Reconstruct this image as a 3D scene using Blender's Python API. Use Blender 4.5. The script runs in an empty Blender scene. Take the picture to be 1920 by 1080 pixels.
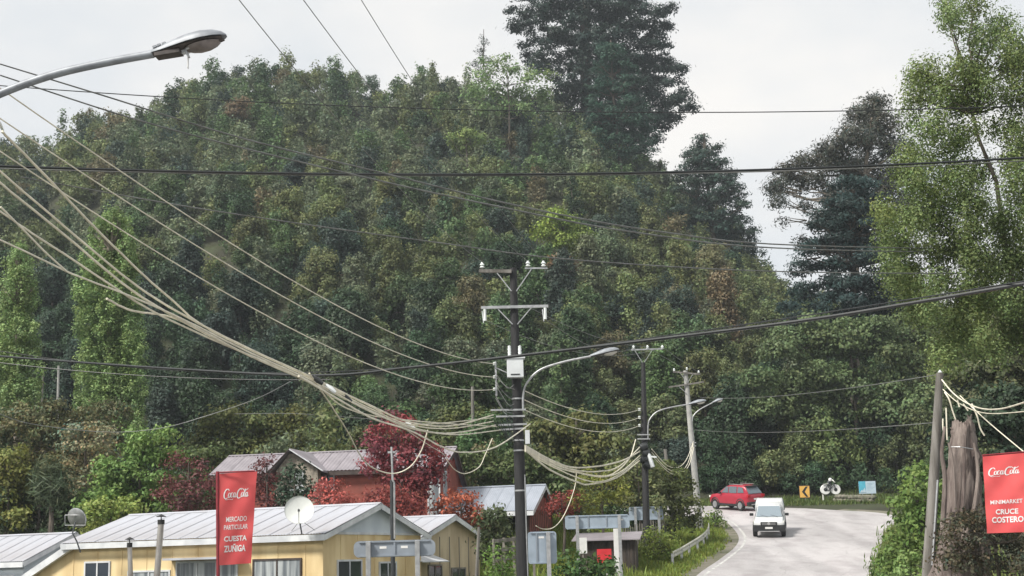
import bpy, bmesh, math, random
import numpy as np
from mathutils import Vector, Matrix

random.seed(7)
RNG = np.random.default_rng(11)
SC = bpy.context.scene
COL = SC.collection
PI = math.pi
R_ = math.radians

# ------------------------------------------------------------------ camera
F_PX = 2667.0
PITCH = math.atan(515 / 2667)
ROLL = R_(-1.5)
CAM_Z = 9.2
cam_data = bpy.data.cameras.new('camera')
cam = bpy.data.objects.new('camera', cam_data)
COL.objects.link(cam)
cam_data.sensor_width = 36.0
cam_data.lens = 36.0 * F_PX / 1920.0
cam_data.clip_start = 0.2
cam_data.clip_end = 6000
CAM_R = Matrix.Rotation(PI / 2 + PITCH, 3, 'X') @ Matrix.Rotation(ROLL, 3, 'Z')
cam.matrix_world = Matrix.Translation((0, 0, CAM_Z)) @ CAM_R.to_4x4()
SC.camera = cam

# ------------------------------------------------------------------ sky, sun, exposure
SUN_EL, SUN_AZ = 48.0, -125.0          # azimuth measured from the viewing direction towards the right
world = bpy.data.worlds.new('World')
SC.world = world
world.use_nodes = True
nt = world.node_tree
for n in list(nt.nodes):
    nt.nodes.remove(n)
w_out = nt.nodes.new('ShaderNodeOutputWorld')
w_bg = nt.nodes.new('ShaderNodeBackground')
w_bg.inputs['Strength'].default_value = 0.1
sky = nt.nodes.new('ShaderNodeTexSky')
sky.sky_type = 'NISHITA'
sky.sun_disc = False
sky.sun_elevation = R_(SUN_EL)
sky.sun_rotation = R_(SUN_AZ)
sky.air_density = 1.0
sky.dust_density = 2.0
tc = nt.nodes.new('ShaderNodeTexCoord')
mp = nt.nodes.new('ShaderNodeMapping')
mp.inputs['Scale'].default_value = (1.0, 1.0, 2.2)
nz = nt.nodes.new('ShaderNodeTexNoise')
nz.inputs['Scale'].default_value = 2.6
nz.inputs['Detail'].default_value = 6
nz.inputs['Roughness'].default_value = 0.52
ramp = nt.nodes.new('ShaderNodeValToRGB')
ramp.color_ramp.elements[0].position = 0.36
ramp.color_ramp.elements[0].color = (4.05, 4.35, 4.62, 1)
ramp.color_ramp.elements[1].position = 0.62
ramp.color_ramp.elements[1].color = (5.85, 5.66, 5.38, 1)
mixs = nt.nodes.new('ShaderNodeMixRGB')
mixs.inputs['Fac'].default_value = 0.93
nt.links.new(tc.outputs['Generated'], mp.inputs['Vector'])
nt.links.new(mp.outputs['Vector'], nz.inputs['Vector'])
nt.links.new(nz.outputs['Fac'], ramp.inputs['Fac'])
nt.links.new(sky.outputs['Color'], mixs.inputs['Color1'])
nt.links.new(ramp.outputs['Color'], mixs.inputs['Color2'])
nt.links.new(mixs.outputs['Color'], w_bg.inputs['Color'])
nt.links.new(w_bg.outputs['Background'], w_out.inputs['Surface'])

sun_data = bpy.data.lights.new('sun', 'SUN')
sun_data.energy = 3.0
sun_data.angle = R_(12)
sun_data.color = (1.0, 0.95, 0.87)
sun = bpy.data.objects.new('sun', sun_data)
COL.objects.link(sun)
_d = Vector((math.sin(R_(SUN_AZ)) * math.cos(R_(SUN_EL)), math.cos(R_(SUN_AZ)) * math.cos(R_(SUN_EL)), math.sin(R_(SUN_EL))))
sun.rotation_euler = _d.to_track_quat('Z', 'Y').to_euler()

SC.view_settings.view_transform = 'Standard'
SC.view_settings.look = 'None'
SC.view_settings.exposure = 0.85
SC.view_settings.gamma = 1.0
SC.render.engine = 'CYCLES'
SC.cycles.max_bounces = 6
SC.cycles.diffuse_bounces = 3
SC.cycles.glossy_bounces = 3
SC.cycles.transmission_bounces = 4
SC.cycles.volume_bounces = 0
SC.cycles.use_denoising = True

# ------------------------------------------------------------------ measuring helpers
def ray(px, py):
    return CAM_R @ Vector(((px - 960) / F_PX, (540 - py) / F_PX, -1.0))
def at(px, py, Y):
    d = ray(px, py)
    return d * (Y / d.y) + Vector((0, 0, CAM_Z))
def proj(p):
    q = CAM_R.transposed() @ (Vector(p) - Vector((0, 0, CAM_Z)))
    return 960 + F_PX * q.x / -q.z, 540 - F_PX * q.y / -q.z
SLOPE = 0.12
def on_road(px, py, lift=0.0):
    d = ray(px, py)
    t = (lift - CAM_Z) / (d.z - SLOPE * d.y)
    return d * t + Vector((0, 0, CAM_Z))
def interp(x, table):
    if x <= table[0][0]: return table[0][1]
    for (a, b), (c, d) in zip(table, table[1:]):
        if x <= c: return b + (d - b) * (x - a) / (c - a)
    return table[-1][1]
def sstep(a, b, x):
    t = max(0.0, min(1.0, (x - a) / (b - a)))   # also works with a > b
    return t * t * (3 - 2 * t)

# ------------------------------------------------------------------ mesh builder
class MB:
    def __init__(self):
        self.v, self.f = [], []
    def add(self, vs, fs):
        o = len(self.v)
        self.v += [Vector(p) for p in vs]
        self.f += [tuple(i + o for i in f) for f in fs]
        return self
    def hexa(self, b, t):
        return self.add(list(b) + list(t), [(3, 2, 1, 0), (4, 5, 6, 7), (0, 1, 5, 4), (1, 2, 6, 5), (2, 3, 7, 6), (3, 0, 4, 7)])
    def box(self, c, s, rot=None):
        c = Vector(c); x, y, z = s[0] / 2, s[1] / 2, s[2] / 2
        m = rot or Matrix.Identity(3)
        P = [c + m @ Vector(q) for q in ((-x, -y, -z), (x, -y, -z), (x, y, -z), (-x, y, -z), (-x, -y, z), (x, -y, z), (x, y, z), (-x, y, z))]
        return self.hexa(P[:4], P[4:])
    def bbox(self, lo, hi):
        return self.box([(a + b) / 2 for a, b in zip(lo, hi)], [abs(b - a) for a, b in zip(lo, hi)])
    def bar(self, a, b, w, h, up=(0, 0, 1)):
        a, b = Vector(a), Vector(b); d = (b - a).normalized()
        s = d.cross(Vector(up))
        if s.length < 1e-4: s = d.cross(Vector((1, 0, 0)))
        s.normalize(); u = s.cross(d)
        q = lambda p: [p - s * w / 2 - u * h / 2, p + s * w / 2 - u * h / 2, p + s * w / 2 + u * h / 2, p - s * w / 2 + u * h / 2]
        return self.hexa(q(a), q(b))
    def tube(self, pts, r, n=8, cap=True):
        pts = [Vector(p) for p in pts]; m = len(pts)
        rs = r if isinstance(r, (list, tuple)) else [r] * m
        vs, fs = [], []
        prev = None
        for i, p in enumerate(pts):
            d = (pts[min(i + 1, m - 1)] - pts[max(i - 1, 0)])
            d = d.normalized() if d.length > 1e-9 else Vector((0, 0, 1))
            if prev is None:
                s = d.cross(Vector((0, 0, 1)))
                if s.length < 1e-3: s = d.cross(Vector((1, 0, 0)))
            else:
                s = prev - d * prev.dot(d)
            s.normalize(); prev = s; u = d.cross(s)
            for k in range(n):
                a = 2 * PI * k / n
                vs.append(p + (s * math.cos(a) + u * math.sin(a)) * rs[i])
        for i in range(m - 1):
            for k in range(n):
                k2 = (k + 1) % n
                fs.append((i * n + k, i * n + k2, (i + 1) * n + k2, (i + 1) * n + k))
        if cap:
            fs.append(tuple(range(n))[::-1]); fs.append(tuple((m - 1) * n + k for k in range(n)))
        return self.add(vs, fs)
    def lathe(self, prof, c=(0, 0, 0), n=16, axis=None):
        c = Vector(c); m = axis or Matrix.Identity(3); vs, fs = [], []
        for r, z in prof:
            for k in range(n):
                a = 2 * PI * k / n
                vs.append(c + m @ Vector((r * math.cos(a), r * math.sin(a), z)))
        for i in range(len(prof) - 1):
            for k in range(n):
                k2 = (k + 1) % n
                fs.append((i * n + k, i * n + k2, (i + 1) * n + k2, (i + 1) * n + k))
        fs.append(tuple(range(n))[::-1]); fs.append(tuple((len(prof) - 1) * n + k for k in range(n)))
        return self.add(vs, fs)
    def prism(self, poly, ext):
        poly = [Vector(p) for p in poly]; e = Vector(ext); n = len(poly)
        fs = [tuple(range(n))[::-1], tuple(range(n, 2 * n))] + [(i, (i + 1) % n, n + (i + 1) % n, n + i) for i in range(n)]
        return self.add(poly + [p + e for p in poly], fs)
    def loft(self, rings, cap=True):
        n = len(rings[0]); vs = [p for r in rings for p in r]; fs = []
        for i in range(len(rings) - 1):
            for k in range(n):
                k2 = (k + 1) % n
                fs.append((i * n + k, i * n + k2, (i + 1) * n + k2, (i + 1) * n + k))
        if cap:
            fs.append(tuple(range(n))[::-1]); fs.append(tuple((len(rings) - 1) * n + k for k in range(n)))
        return self.add(vs, fs)
    def mesh(self, name, mat, off=(0, 0, 0), smooth=False, bevel=0):
        off = Vector(off)
        me = bpy.data.meshes.new(name)
        me.from_pydata([p - off for p in self.v], [], self.f)
        bm = bmesh.new(); bm.from_mesh(me)
        bmesh.ops.recalc_face_normals(bm, faces=bm.faces)
        if bevel:
            bmesh.ops.bevel(bm, geom=[e for e in bm.edges if e.is_manifold and e.calc_face_angle(0) > 0.5], offset=bevel, segments=2, affect='EDGES', profile=0.6)
        bm.to_mesh(me); bm.free()
        me.materials.append(mat)
        if smooth:
            me.shade_smooth()
            try: me.set_sharp_from_angle(angle=R_(smooth if smooth is not True else 40))
            except Exception: pass
        return me
    def build(self, name, mat, parent=None, off=None, smooth=False, bevel=0, loc=None):
        """off: world point that becomes the local origin (None with a parent = the thing's own origin in world space)"""
        if parent is not None and off is None: off = ORG.get(parent.name, (0, 0, 0))
        o = bpy.data.objects.new(name, self.mesh(name, mat, off or (0, 0, 0), smooth, bevel))
        COL.objects.link(o)
        if parent is not None:
            o.parent = parent; ORG[o.name] = ORG.get(parent.name, (0, 0, 0))
        elif off is not None:
            o.location = off; ORG[o.name] = tuple(off)
        return o
ORG = {}
def tag(o, label, cat, group=None):
    o['label'] = label; o['category'] = cat
    if group: o['group'] = group
    return o
def thing(name, label, cat, loc=(0, 0, 0), rotz=0.0, group=None, local=False):
    """an Empty at the thing's base; local=True: its parts are given in the Empty's own axes"""
    o = bpy.data.objects.new(name, None); COL.objects.link(o)
    o.location = loc; o.rotation_euler = (0, 0, rotz); o.empty_display_size = 0.3
    ORG[o.name] = (0, 0, 0) if local else tuple(loc)
    return tag(o, label, cat, group)
def struct(o):
    o['kind'] = 'structure'; return o
def stuff(o):
    o['kind'] = 'stuff'; return o
def link_copy(src, parent=None):
    c = src.copy(); COL.objects.link(c); c.parent = parent
    return c

# ------------------------------------------------------------------ materials
def new_mat(name):
    m = bpy.data.materials.new(name); m.use_nodes = True
    return m, m.node_tree, m.node_tree.nodes['Principled BSDF']
def mat(name, c, rough=0.6, metal=0.0, var=0.15, scale=3.0, bump=0.0, bscale=None, c2=None, detail=5, spec=0.4, stretch=None, contrast=(0.35, 0.65)):
    m, t, b = new_mat(name)
    tcn = t.nodes.new('ShaderNodeTexCoord'); no = t.nodes.new('ShaderNodeTexNoise'); rp = t.nodes.new('ShaderNodeValToRGB')
    no.inputs['Scale'].default_value = scale; no.inputs['Detail'].default_value = detail
    src = tcn.outputs['Object']
    if stretch:
        mpn = t.nodes.new('ShaderNodeMapping'); mpn.inputs['Scale'].default_value = stretch
        t.links.new(src, mpn.inputs['Vector']); src = mpn.outputs['Vector']
    t.links.new(src, no.inputs['Vector'])
    t.links.new(no.outputs['Fac'], rp.inputs['Fac'])
    a = c2 or tuple(x * (1 - var) for x in c)
    bb = c if c2 else tuple(min(1, x * (1 + var)) for x in c)
    rp.color_ramp.elements[0].position, rp.color_ramp.elements[1].position = contrast
    rp.color_ramp.elements[0].color = (*a, 1); rp.color_ramp.elements[1].color = (*bb, 1)
    t.links.new(rp.outputs['Color'], b.inputs['Base Color'])
    b.inputs['Roughness'].default_value = rough; b.inputs['Metallic'].default_value = metal
    b.inputs['Specular IOR Level'].default_value = spec
    if bump:
        n2 = t.nodes.new('ShaderNodeTexNoise'); n2.inputs['Scale'].default_value = bscale or scale * 4; n2.inputs['Detail'].default_value = 4
        bp = t.nodes.new('ShaderNodeBump'); bp.inputs['Strength'].default_value = bump; bp.inputs['Distance'].default_value = 0.05
        t.links.new(src, n2.inputs['Vector']); t.links.new(n2.outputs['Fac'], bp.inputs['Height'])
        t.links.new(bp.outputs['Normal'], b.inputs['Normal'])
    return m
def leaf_mat(name, trans=0.28, rough=0.55):
    """colour of the leaf = the object's own colour x the leaf's tint"""
    m, t, b = new_mat(name)
    oi = t.nodes.new('ShaderNodeObjectInfo'); at_ = t.nodes.new('ShaderNodeAttribute'); at_.attribute_name = 'tint'
    mx = t.nodes.new('ShaderNodeMixRGB'); mx.blend_type = 'MULTIPLY'; mx.inputs['Fac'].default_value = 1
    t.links.new(oi.outputs['Color'], mx.inputs['Color1']); t.links.new(at_.outputs['Color'], mx.inputs['Color2'])
    t.links.new(mx.outputs['Color'], b.inputs['Base Color'])
    b.inputs['Roughness'].default_value = rough; b.inputs['Specular IOR Level'].default_value = 0.25
    tr = t.nodes.new('ShaderNodeBsdfTranslucent'); ms = t.nodes.new('ShaderNodeMixShader'); ms.inputs['Fac'].default_value = trans
    t.links.new(mx.outputs['Color'], tr.inputs['Color'])
    t.links.new(b.outputs['BSDF'], ms.inputs[1]); t.links.new(tr.outputs['BSDF'], ms.inputs[2])
    t.links.new(ms.outputs['Shader'], t.nodes['Material Output'].inputs['Surface'])
    return m
M = {}
M['leaf'] = leaf_mat('leaf')
M['bark'] = mat('bark', (0.10, 0.085, 0.07), 0.9, var=0.4, scale=6, bump=0.6, stretch=(1, 1, 0.25))
M['bark_pale'] = mat('bark_pale', (0.22, 0.19, 0.155), 0.9, var=0.35, scale=5, bump=0.5, stretch=(1, 1, 0.2))
M['soil'] = mat('undergrowth_ground', (0.045, 0.055, 0.025), 0.95, c2=(0.03, 0.03, 0.018), scale=0.35, bump=0.6, bscale=3)
def asphalt_mat():
    m, t, b = new_mat('worn_asphalt')
    N_ = t.nodes.new; lk = t.links.new
    tcn = N_('ShaderNodeTexCoord')
    def noise(scale, stretch, detail=5, rot=0.0):
        mpn = N_('ShaderNodeMapping'); mpn.inputs['Scale'].default_value = stretch; mpn.inputs['Rotation'].default_value = (0, 0, rot)
        no = N_('ShaderNodeTexNoise'); no.inputs['Scale'].default_value = scale; no.inputs['Detail'].default_value = detail
        lk(tcn.outputs['Object'], mpn.inputs['Vector']); lk(mpn.outputs['Vector'], no.inputs['Vector']); return no.outputs['Fac']
    def ramp(f, p0, c0, p1, c1):
        r = N_('ShaderNodeValToRGB'); r.color_ramp.elements[0].position = p0; r.color_ramp.elements[1].position = p1
        r.color_ramp.elements[0].color = (*c0, 1); r.color_ramp.elements[1].color = (*c1, 1); lk(f, r.inputs['Fac']); return r.outputs['Color']
    def mul(c1, c2):
        x = N_('ShaderNodeMixRGB'); x.blend_type = 'MULTIPLY'; x.inputs['Fac'].default_value = 1; lk(c1, x.inputs['Color1']); lk(c2, x.inputs['Color2']); return x.outputs['Color']
    tracks = ramp(noise(0.55, (1.0, 0.10, 1), 4, R_(14)), .36, (.40, .385, .39), .62, (.53, .51, .515))
    blot = ramp(noise(0.9, (1, .6, 1), 6), .36, (.84, .82, .83), .52, (1, 1, 1))
    grit = ramp(noise(9, (1, 1, 1), 3), .3, (.86, .86, .86), .7, (1, 1, 1))
    vo = N_('ShaderNodeTexVoronoi'); vo.feature = 'DISTANCE_TO_EDGE'; vo.inputs['Scale'].default_value = .30
    wv = N_('ShaderNodeTexNoise'); wv.inputs['Scale'].default_value = .8; ad = N_('ShaderNodeMixRGB'); ad.blend_type = 'ADD'; ad.inputs['Fac'].default_value = .6
    lk(tcn.outputs['Object'], wv.inputs['Vector']); lk(tcn.outputs['Object'], ad.inputs['Color1']); lk(wv.outputs['Color'], ad.inputs['Color2']); lk(ad.outputs['Color'], vo.inputs['Vector'])
    crack = ramp(vo.outputs['Distance'], .003, (.8, .8, .8), .01, (1, 1, 1))
    lk(mul(mul(mul(tracks, blot), grit), crack), b.inputs['Base Color'])
    b.inputs['Roughness'].default_value = .55
    return m
M['asphalt'] = asphalt_mat()
M['paint_white'] = mat('road_paint', (0.62, 0.62, 0.6), 0.6, c2=(0.4, 0.4, 0.39), scale=2.5)
M['verge'] = mat('verge_gravel', (0.20, 0.18, 0.15), 0.95, c2=(0.11, 0.12, 0.07), scale=1.2, bump=0.5, bscale=14)

# ------------------------------------------------------------------ terrain
CREST = [(-600, 330), (-200, 260), (0, 248), (60, 268), (120, 205), (220, 155), (330, 130), (450, 102), (560, 112), (650, 125), (730, 160), (830, 112),
         (950, 140), (1060, 175), (1150, 225), (1220, 290), (1300, 350), (1370, 420), (1430, 500), (1490, 545), (1580, 590), (1720, 610), (1920, 600), (2300, 560)]
BASE = [(-200, 8.5), (0, 7.55), (20, 6.2), (45, 45 * SLOPE)]
FOOT = 113.0
def base_h(y):
    return SLOPE * y if y >= 45 else interp(y, BASE)
ROAD_L = [(0, -4.5), (40, 2.2), (68.5, 8.2), (75.4, 10.4), (84.8, 12.9), (91.7, 13.6), (98, 13.9)]
ROAD_R = [(0, 4.5), (40, 10.0), (67.3, 16.3), (80, 20.1), (95.4, 24.9), (98.9, 26.5)]
def hill_extra(x, y):
    """height above the base plane"""
    h = 0.0
    if y > FOOT - 1:
        a = 960 + F_PX * x / y
        yc = 245.0 if a < 1150 else interp(a, [(1150, 245), (1500, 215), (1900, 190)])
        e = (1055 - interp(a, CREST) + 38) / F_PX
        zc = CAM_Z + e * yc - 6.5
        s = (y - FOOT) / (yc - FOOT)
        zf = SLOPE * FOOT
        if s <= 1:
            z = zf + (zc - zf) * max(0, s) ** 0.93
        else:
            z = zc - (y - yc) * 0.35
        z += (1.6 * math.sin(x * 0.09 + 1.3) * math.sin(y * 0.07) + 1.1 * math.sin(x * 0.21 + y * 0.13)) * sstep(FOOT, FOOT + 25, y)
        h = z - SLOPE * y
    if 40 < y < FOOT + 3:
        l, r = interp(y, ROAD_L), interp(y, ROAD_R)
        w = sstep(40, 52, y) * (1 - sstep(92, 99, y))
        h += 1.0 * (1 - sstep(l - 14, l - 6, x)) * w
        h += 1.6 * (1 - sstep(l - 12, l - 5, x)) * sstep(66, 74, y) * (1 - sstep(92, 99, y))
        h += 1.6 * sstep(r + 1.5, r + 6.0, x) * w
        h += 1.5 * sstep(r + 3.0, r + 9.0, x) * sstep(92, 100, y)
    return h
def ground(x, y):
    return base_h(y) + hill_extra(x, y)
def make_ground():
    ys = [-55, -30] + list(np.arange(-10, 112, 2.0)) + list(np.arange(112, 262, 3.0)) + [270, 290, 315, 340]
    xs = [-325, -240, -200] + list(np.arange(-160, 161, 2.5)) + [200, 240, 325]
    vs, fs = [], []
    for y in ys:
        for x in xs:
            z = ground(max(-160, min(160, x)), min(y, 330))
            vs.append((x, y, z))
    n = len(xs)
    for j in range(len(ys) - 1):
        for i in range(n - 1):
            fs.append((j * n + i, j * n + i + 1, (j + 1) * n + i + 1, (j + 1) * n + i))
    me = bpy.data.meshes.new('ground'); me.from_pydata(vs, [], fs); me.materials.append(M['soil']); me.shade_smooth()
    o = bpy.data.objects.new('ground', me); COL.objects.link(o); struct(o)
make_ground()

# the road: one sheet that climbs away from the camera and bends left under the wood
def sheet(name, left, right, lift, m):
    mb = MB(); n = len(left); vs = []
    K = 10
    for a, b in zip(left, right):
        for k in range(K + 1):
            p = Vector(a).lerp(Vector(b), k / K); vs.append((p.x, p.y, base_h(p.y) + lift))
    fs = [(i * (K + 1) + k, i * (K + 1) + k + 1, (i + 1) * (K + 1) + k + 1, (i + 1) * (K + 1) + k) for i in range(n - 1) for k in range(K)]
    mb.add(vs, fs)
    return struct(mb.build(name, m, smooth=True))
RL = [(-6, -20), (-4.5, 0), (-1.2, 20), (2.2, 40), (2.9, 45), (5.3, 56), (8.2, 68.5), (10.4, 75.4), (12.1, 81), (13.1, 86), (13.6, 91.7), (13.7, 96), (13.0, 99.0), (11.0, 101.2), (7, 102.5), (0, 103.5), (-30, 105)]
RR = [(4, -20), (4.5, 0), (7.2, 20), (10.0, 40), (11.0, 45), (13.5, 56), (16.3, 67.3), (18.3, 74), (20.1, 80), (21.9, 85), (23.8, 91), (25.2, 96.5), (24.6, 99.6), (22.5, 102), (19, 105.2), (8, 109.8), (-30, 112.5)]
def offset_line(line, d0, d1):
    out0, out1 = [], []
    for i, p in enumerate(line):
        a, b = Vector(line[max(i - 1, 0)]), Vector(line[min(i + 1, len(line) - 1)])
        t = (b - a).normalized(); nrm = Vector((t.y, -t.x))
        out0.append(Vector(p) + nrm * d0); out1.append(Vector(p) + nrm * d1)
    return out0, out1
def dense(line, k=6):
    out = []
    pts = [Vector((*p, 0)) for p in line]
    for i in range(len(pts) - 1):
        p0, p1, p2, p3 = pts[max(i - 1, 0)], pts[i], pts[i + 1], pts[min(i + 2, len(pts) - 1)]
        for j in range(k):
            t = j / k
            q = 0.5 * ((2 * p1) + (p2 - p0) * t + (2 * p0 - 5 * p1 + 4 * p2 - p3) * t * t + (3 * p1 - p0 - 3 * p2 + p3) * t ** 3)
            out.append((q.x, q.y))
    out.append(tuple(line[-1]))
    return out
sheet('road', dense(RL), dense(RR), 0.03, M['asphalt'])
sheet('road_shoulder', *offset_line(dense(RL), -1.1, 0.1), 0.02, M['verge'])
sheet('edge_line', *offset_line(dense(RL), 0.30, 0.44), 0.036, M['paint_white'])
sheet('road_shoulder', *offset_line(dense(RR[:14]), -0.15, 1.2), 0.022, M['verge'])

# ------------------------------------------------------------------ foliage
def leaf_mesh(name, C, N, L, W, tint, rng=RNG, fold=0.18, corners=4):
    n = len(C)
    N = N / np.maximum(np.linalg.norm(N, axis=1, keepdims=True), 1e-6)
    a = rng.normal(size=(n, 3)); U = a - (a * N).sum(1, keepdims=True) * N
    U /= np.maximum(np.linalg.norm(U, axis=1, keepdims=True), 1e-6)
    V = np.cross(N, U)
    L = np.broadcast_to(L, (n,))[:, None] * rng.uniform(0.65, 1.35, (n, 1)); W = np.broadcast_to(W, (n,))[:, None] * rng.uniform(0.65, 1.35, (n, 1))
    P = np.empty((n, 4, 3), np.float32)
    P[:, 0] = C - U * L * .5; P[:, 2] = C + U * L * .5
    P[:, 1] = C + V * W * .5 + N * W * fold + U * L * .08; P[:, 3] = C - V * W * .5 + N * W * fold + U * L * .08
    k = corners
    P = np.ascontiguousarray(P[:, 4 - k:])          # far trees: three-cornered leaves
    me = bpy.data.meshes.new(name)
    me.vertices.add(n * k); me.vertices.foreach_set('co', P.reshape(-1))
    me.loops.add(n * k); me.loops.foreach_set('vertex_index', np.arange(n * k, dtype=np.int32))
    me.polygons.add(n); me.polygons.foreach_set('loop_start', np.arange(0, n * k, k, dtype=np.int32))
    me.update(calc_edges=True)
    at_ = me.attributes.new('tint', 'FLOAT_COLOR', 'FACE')
    T = np.ones((n, 4), np.float32); T[:, :3] = tint
    at_.data.foreach_set('color', T.reshape(-1))
    me.materials.append(M['leaf'])
    return me
def clump_points(blobs, per_area, sub_r, leaves_per_sub, up=0.3, rnd=0.55, rng=RNG, droop=0.0, fill=0.25, flat=0.7, warm=0.25):
    """blobs: rows of cx,cy,cz,rx,ry,rz. Clumps sit on the blobs' skins, leaves sit round the clumps."""
    Cs, Ns, Ts = [], [], []
    for b in blobs:
        c = np.array(b[:3]); r = np.array(b[3:6])
        m = max(3, int(per_area * 4 * PI * ((r[0] * r[1] * r[2]) ** (2 / 3))))
        d = rng.normal(size=(m, 3)); d /= np.linalg.norm(d, axis=1, keepdims=True)
        d[:, 2] = np.where(d[:, 2] < -0.45, -d[:, 2], d[:, 2])
        rad = np.where(rng.random(m) < fill, rng.uniform(0.25, 0.8, m), rng.uniform(0.8, 1.08, m))
        sc = c + d * r * rad[:, None]
        bt = rng.uniform(0.8, 1.2)
        st = bt * rng.uniform(0.72, 1.28, m); hue = rng.normal(0, 0.06, m) + rng.normal(0, 0.05)
        k = leaves_per_sub
        g = rng.normal(size=(m, k, 3)) * sub_r; g[..., 2] *= flat
        if droop: g[..., 2] -= np.abs(rng.normal(size=(m, k))) * droop
        pos = sc[:, None, :] + g
        nn = 0.75 * d[:, None, :] + g / (sub_r * 2.2) + rng.normal(size=(m, k, 3)) * rnd + np.array([0, 0, up])
        lt = st[:, None] * rng.uniform(0.78, 1.25, (m, k))
        T = np.stack([lt * (1 + warm * (hue[:, None] + rng.normal(0, .12, (m, k))) * 2), lt, lt * (1 - warm * hue[:, None] * 2)], -1)
        Cs.append(pos.reshape(-1, 3)); Ns.append(nn.reshape(-1, 3)); Ts.append(T.reshape(-1, 3))
    return np.concatenate(Cs), np.concatenate(Ns), np.clip(np.concatenate(Ts), 0.2, 2.2)
def leaf_object(name, me, color, parent=None, loc=None):
    o = bpy.data.objects.new(name, me); COL.objects.link(o); o.color = (*color, 1)
    if parent: o.parent = parent
    if loc is not None: o.location = loc
    return o

# --- the forest tree in ten shapes (height about 7 m, crown about 5 m wide)
def tree_blobs(kind, rng):
    bl = []
    if kind == 'round':
        H = rng.uniform(5.2, 7.0)
        for i in range(26):
            a = rng.uniform(0, 2 * PI); t = rng.uniform(0, 1); rr = 2.6 * math.sqrt(rng.uniform(0, 1)) * (1 - 0.6 * t)
            s = rng.uniform(0.5, 0.9)
            bl.append((rr * math.cos(a), rr * math.sin(a), 1.3 + (H - 2.0) * t, s, s, s * rng.uniform(0.9, 1.45)))
    elif kind == 'tall':
        H = rng.uniform(7.0, 8.6)
        for i in range(22):
            t = i / 21; a = i * 2.4; rr = rng.uniform(0.4, 2.1) * (1 - 0.6 * t)
            s = rng.uniform(0.55, 0.9) * (1.15 - 0.45 * t)
            bl.append((rr * math.cos(a), rr * math.sin(a), 1.6 + (H - 2.2) * t, s, s, s * 1.25))
    elif kind == 'spire':
        H = rng.uniform(8.0, 9.5)
        for i in range(16):
            t = i / 15; a = i * 2.4; rr = 1.25 * (1 - t) ** 0.8
            s = 0.95 * (1 - 0.7 * t)
            bl.append((rr * math.cos(a), rr * math.sin(a), 1.2 + (H - 1.4) * t, s, s, s * 0.6))
    else:  # low
        H = rng.uniform(3.6, 4.6)
        for i in range(10):
            a = rng.uniform(0, 2 * PI); t = rng.uniform(0, 1); rr = 2.1 * math.sqrt(rng.uniform(0, 1)) * (1 - 0.5 * t)
            s = rng.uniform(0.7, 1.2)
            bl.append((rr * math.cos(a), rr * math.sin(a), 0.6 + (H - 1.5) * t, s, s, s * 0.7))
    return bl
def limb_path(a, b, rng, bend=0.15, n=4):
    a, b = Vector(a), Vector(b); L = (b - a).length
    pts = []
    for i in range(n + 1):
        t = i / n
        p = a.lerp(b, t) + Vector((0, 0, -0.25 * bend * L * math.sin(PI * t)))
        if 0 < i < n: p += Vector(rng.normal(size=3)) * bend * L * 0.18
        pts.append(p)
    return pts
def trunk_mesh(blobs, r0, rng, m, nlimb=7, sides=6):
    top = max(b[2] for b in blobs)
    pts = [(0, 0, -0.5)] + [(rng.normal() * .08 * i, rng.normal() * .08 * i, top * i / 5) for i in range(1, 6)]
    mb = MB().tube(pts, [r0 * 1.25] + [r0 * (1 - 0.16 * i) for i in range(1, 6)], sides)
    for b in list(blobs)[:nlimb]:
        z = max(0.6, b[2] - 1.2)
        k = min(4, int(z / top * 5)); st = Vector(pts[k + 1]) if k + 1 < 6 else Vector(pts[5])
        mb.tube(limb_path(st, b[:3], rng), [r0 * .4, r0 * .33, r0 * .26, r0 * .18, r0 * .08], 5)
    return mb
VAR = []
for i, kind in enumerate(['round', 'round', 'round', 'round', 'tall', 'tall', 'tall', 'spire', 'low', 'low']):
    rg = np.random.default_rng(100 + i)
    bl = tree_blobs(kind, rg)
    C, N, T = clump_points(bl, 2.6, 0.22, 20, rng=rg, flat=1.15, up=.2)
    me = leaf_mesh('crown', C, N, 0.29, 0.17, T, rg)
    C2, N2, T2 = clump_points(bl, 0.85, 0.27, 9, rng=rg, flat=1.15, up=.2)
    VAR.append((kind, me, trunk_mesh(bl, 0.16, rg, M['bark']).mesh('trunk', M['bark'], smooth=True), (C2, N2, T2)))
PAL = {  # kinds of colouring seen on the slope
    'dark': ((0.044, 0.080, 0.040), 'dark green evergreen tree in the wood covering the hillside'),
    'green': ((0.085, 0.138, 0.056), 'mid green leafy tree in the wood covering the hillside'),
    'olive': ((0.142, 0.172, 0.070), 'olive green leafy tree in the wood covering the hillside'),
    'grey': ((0.138, 0.172, 0.100), 'grey green leafy tree in the wood covering the hillside'),
    'rust': ((0.158, 0.142, 0.078), 'rusty brown tinged tree in the wood covering the hillside'),
    'blue': ((0.050, 0.080, 0.060), 'bluish dark green tree in the wood covering the hillside'),
}
def patch(x, y):
    return 0.5 + 0.28 * math.sin(x * 0.055 + 0.7 * math.sin(y * 0.05)) + 0.22 * math.sin(y * 0.08 + x * 0.03 + 2)
spots = []
rg = np.random.default_rng(5)
for yy0 in np.arange(80, 101, 4.2):          # trees on the slope behind the houses, before the road passes behind them
    for xx0 in np.arange(-44, interp(yy0, ROAD_L) - 4.5, 4.2):
        xx, yy = xx0 + rg.uniform(-1.6, 1.6), yy0 + rg.uniform(-1.5, 1.5)
        z = ground(xx, yy); q = proj((xx, yy, z + 3))
        if -60 < q[0] < 1300: spots.append((xx, yy, z, q))
y = FOOT + 2.0
row = 0
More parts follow.
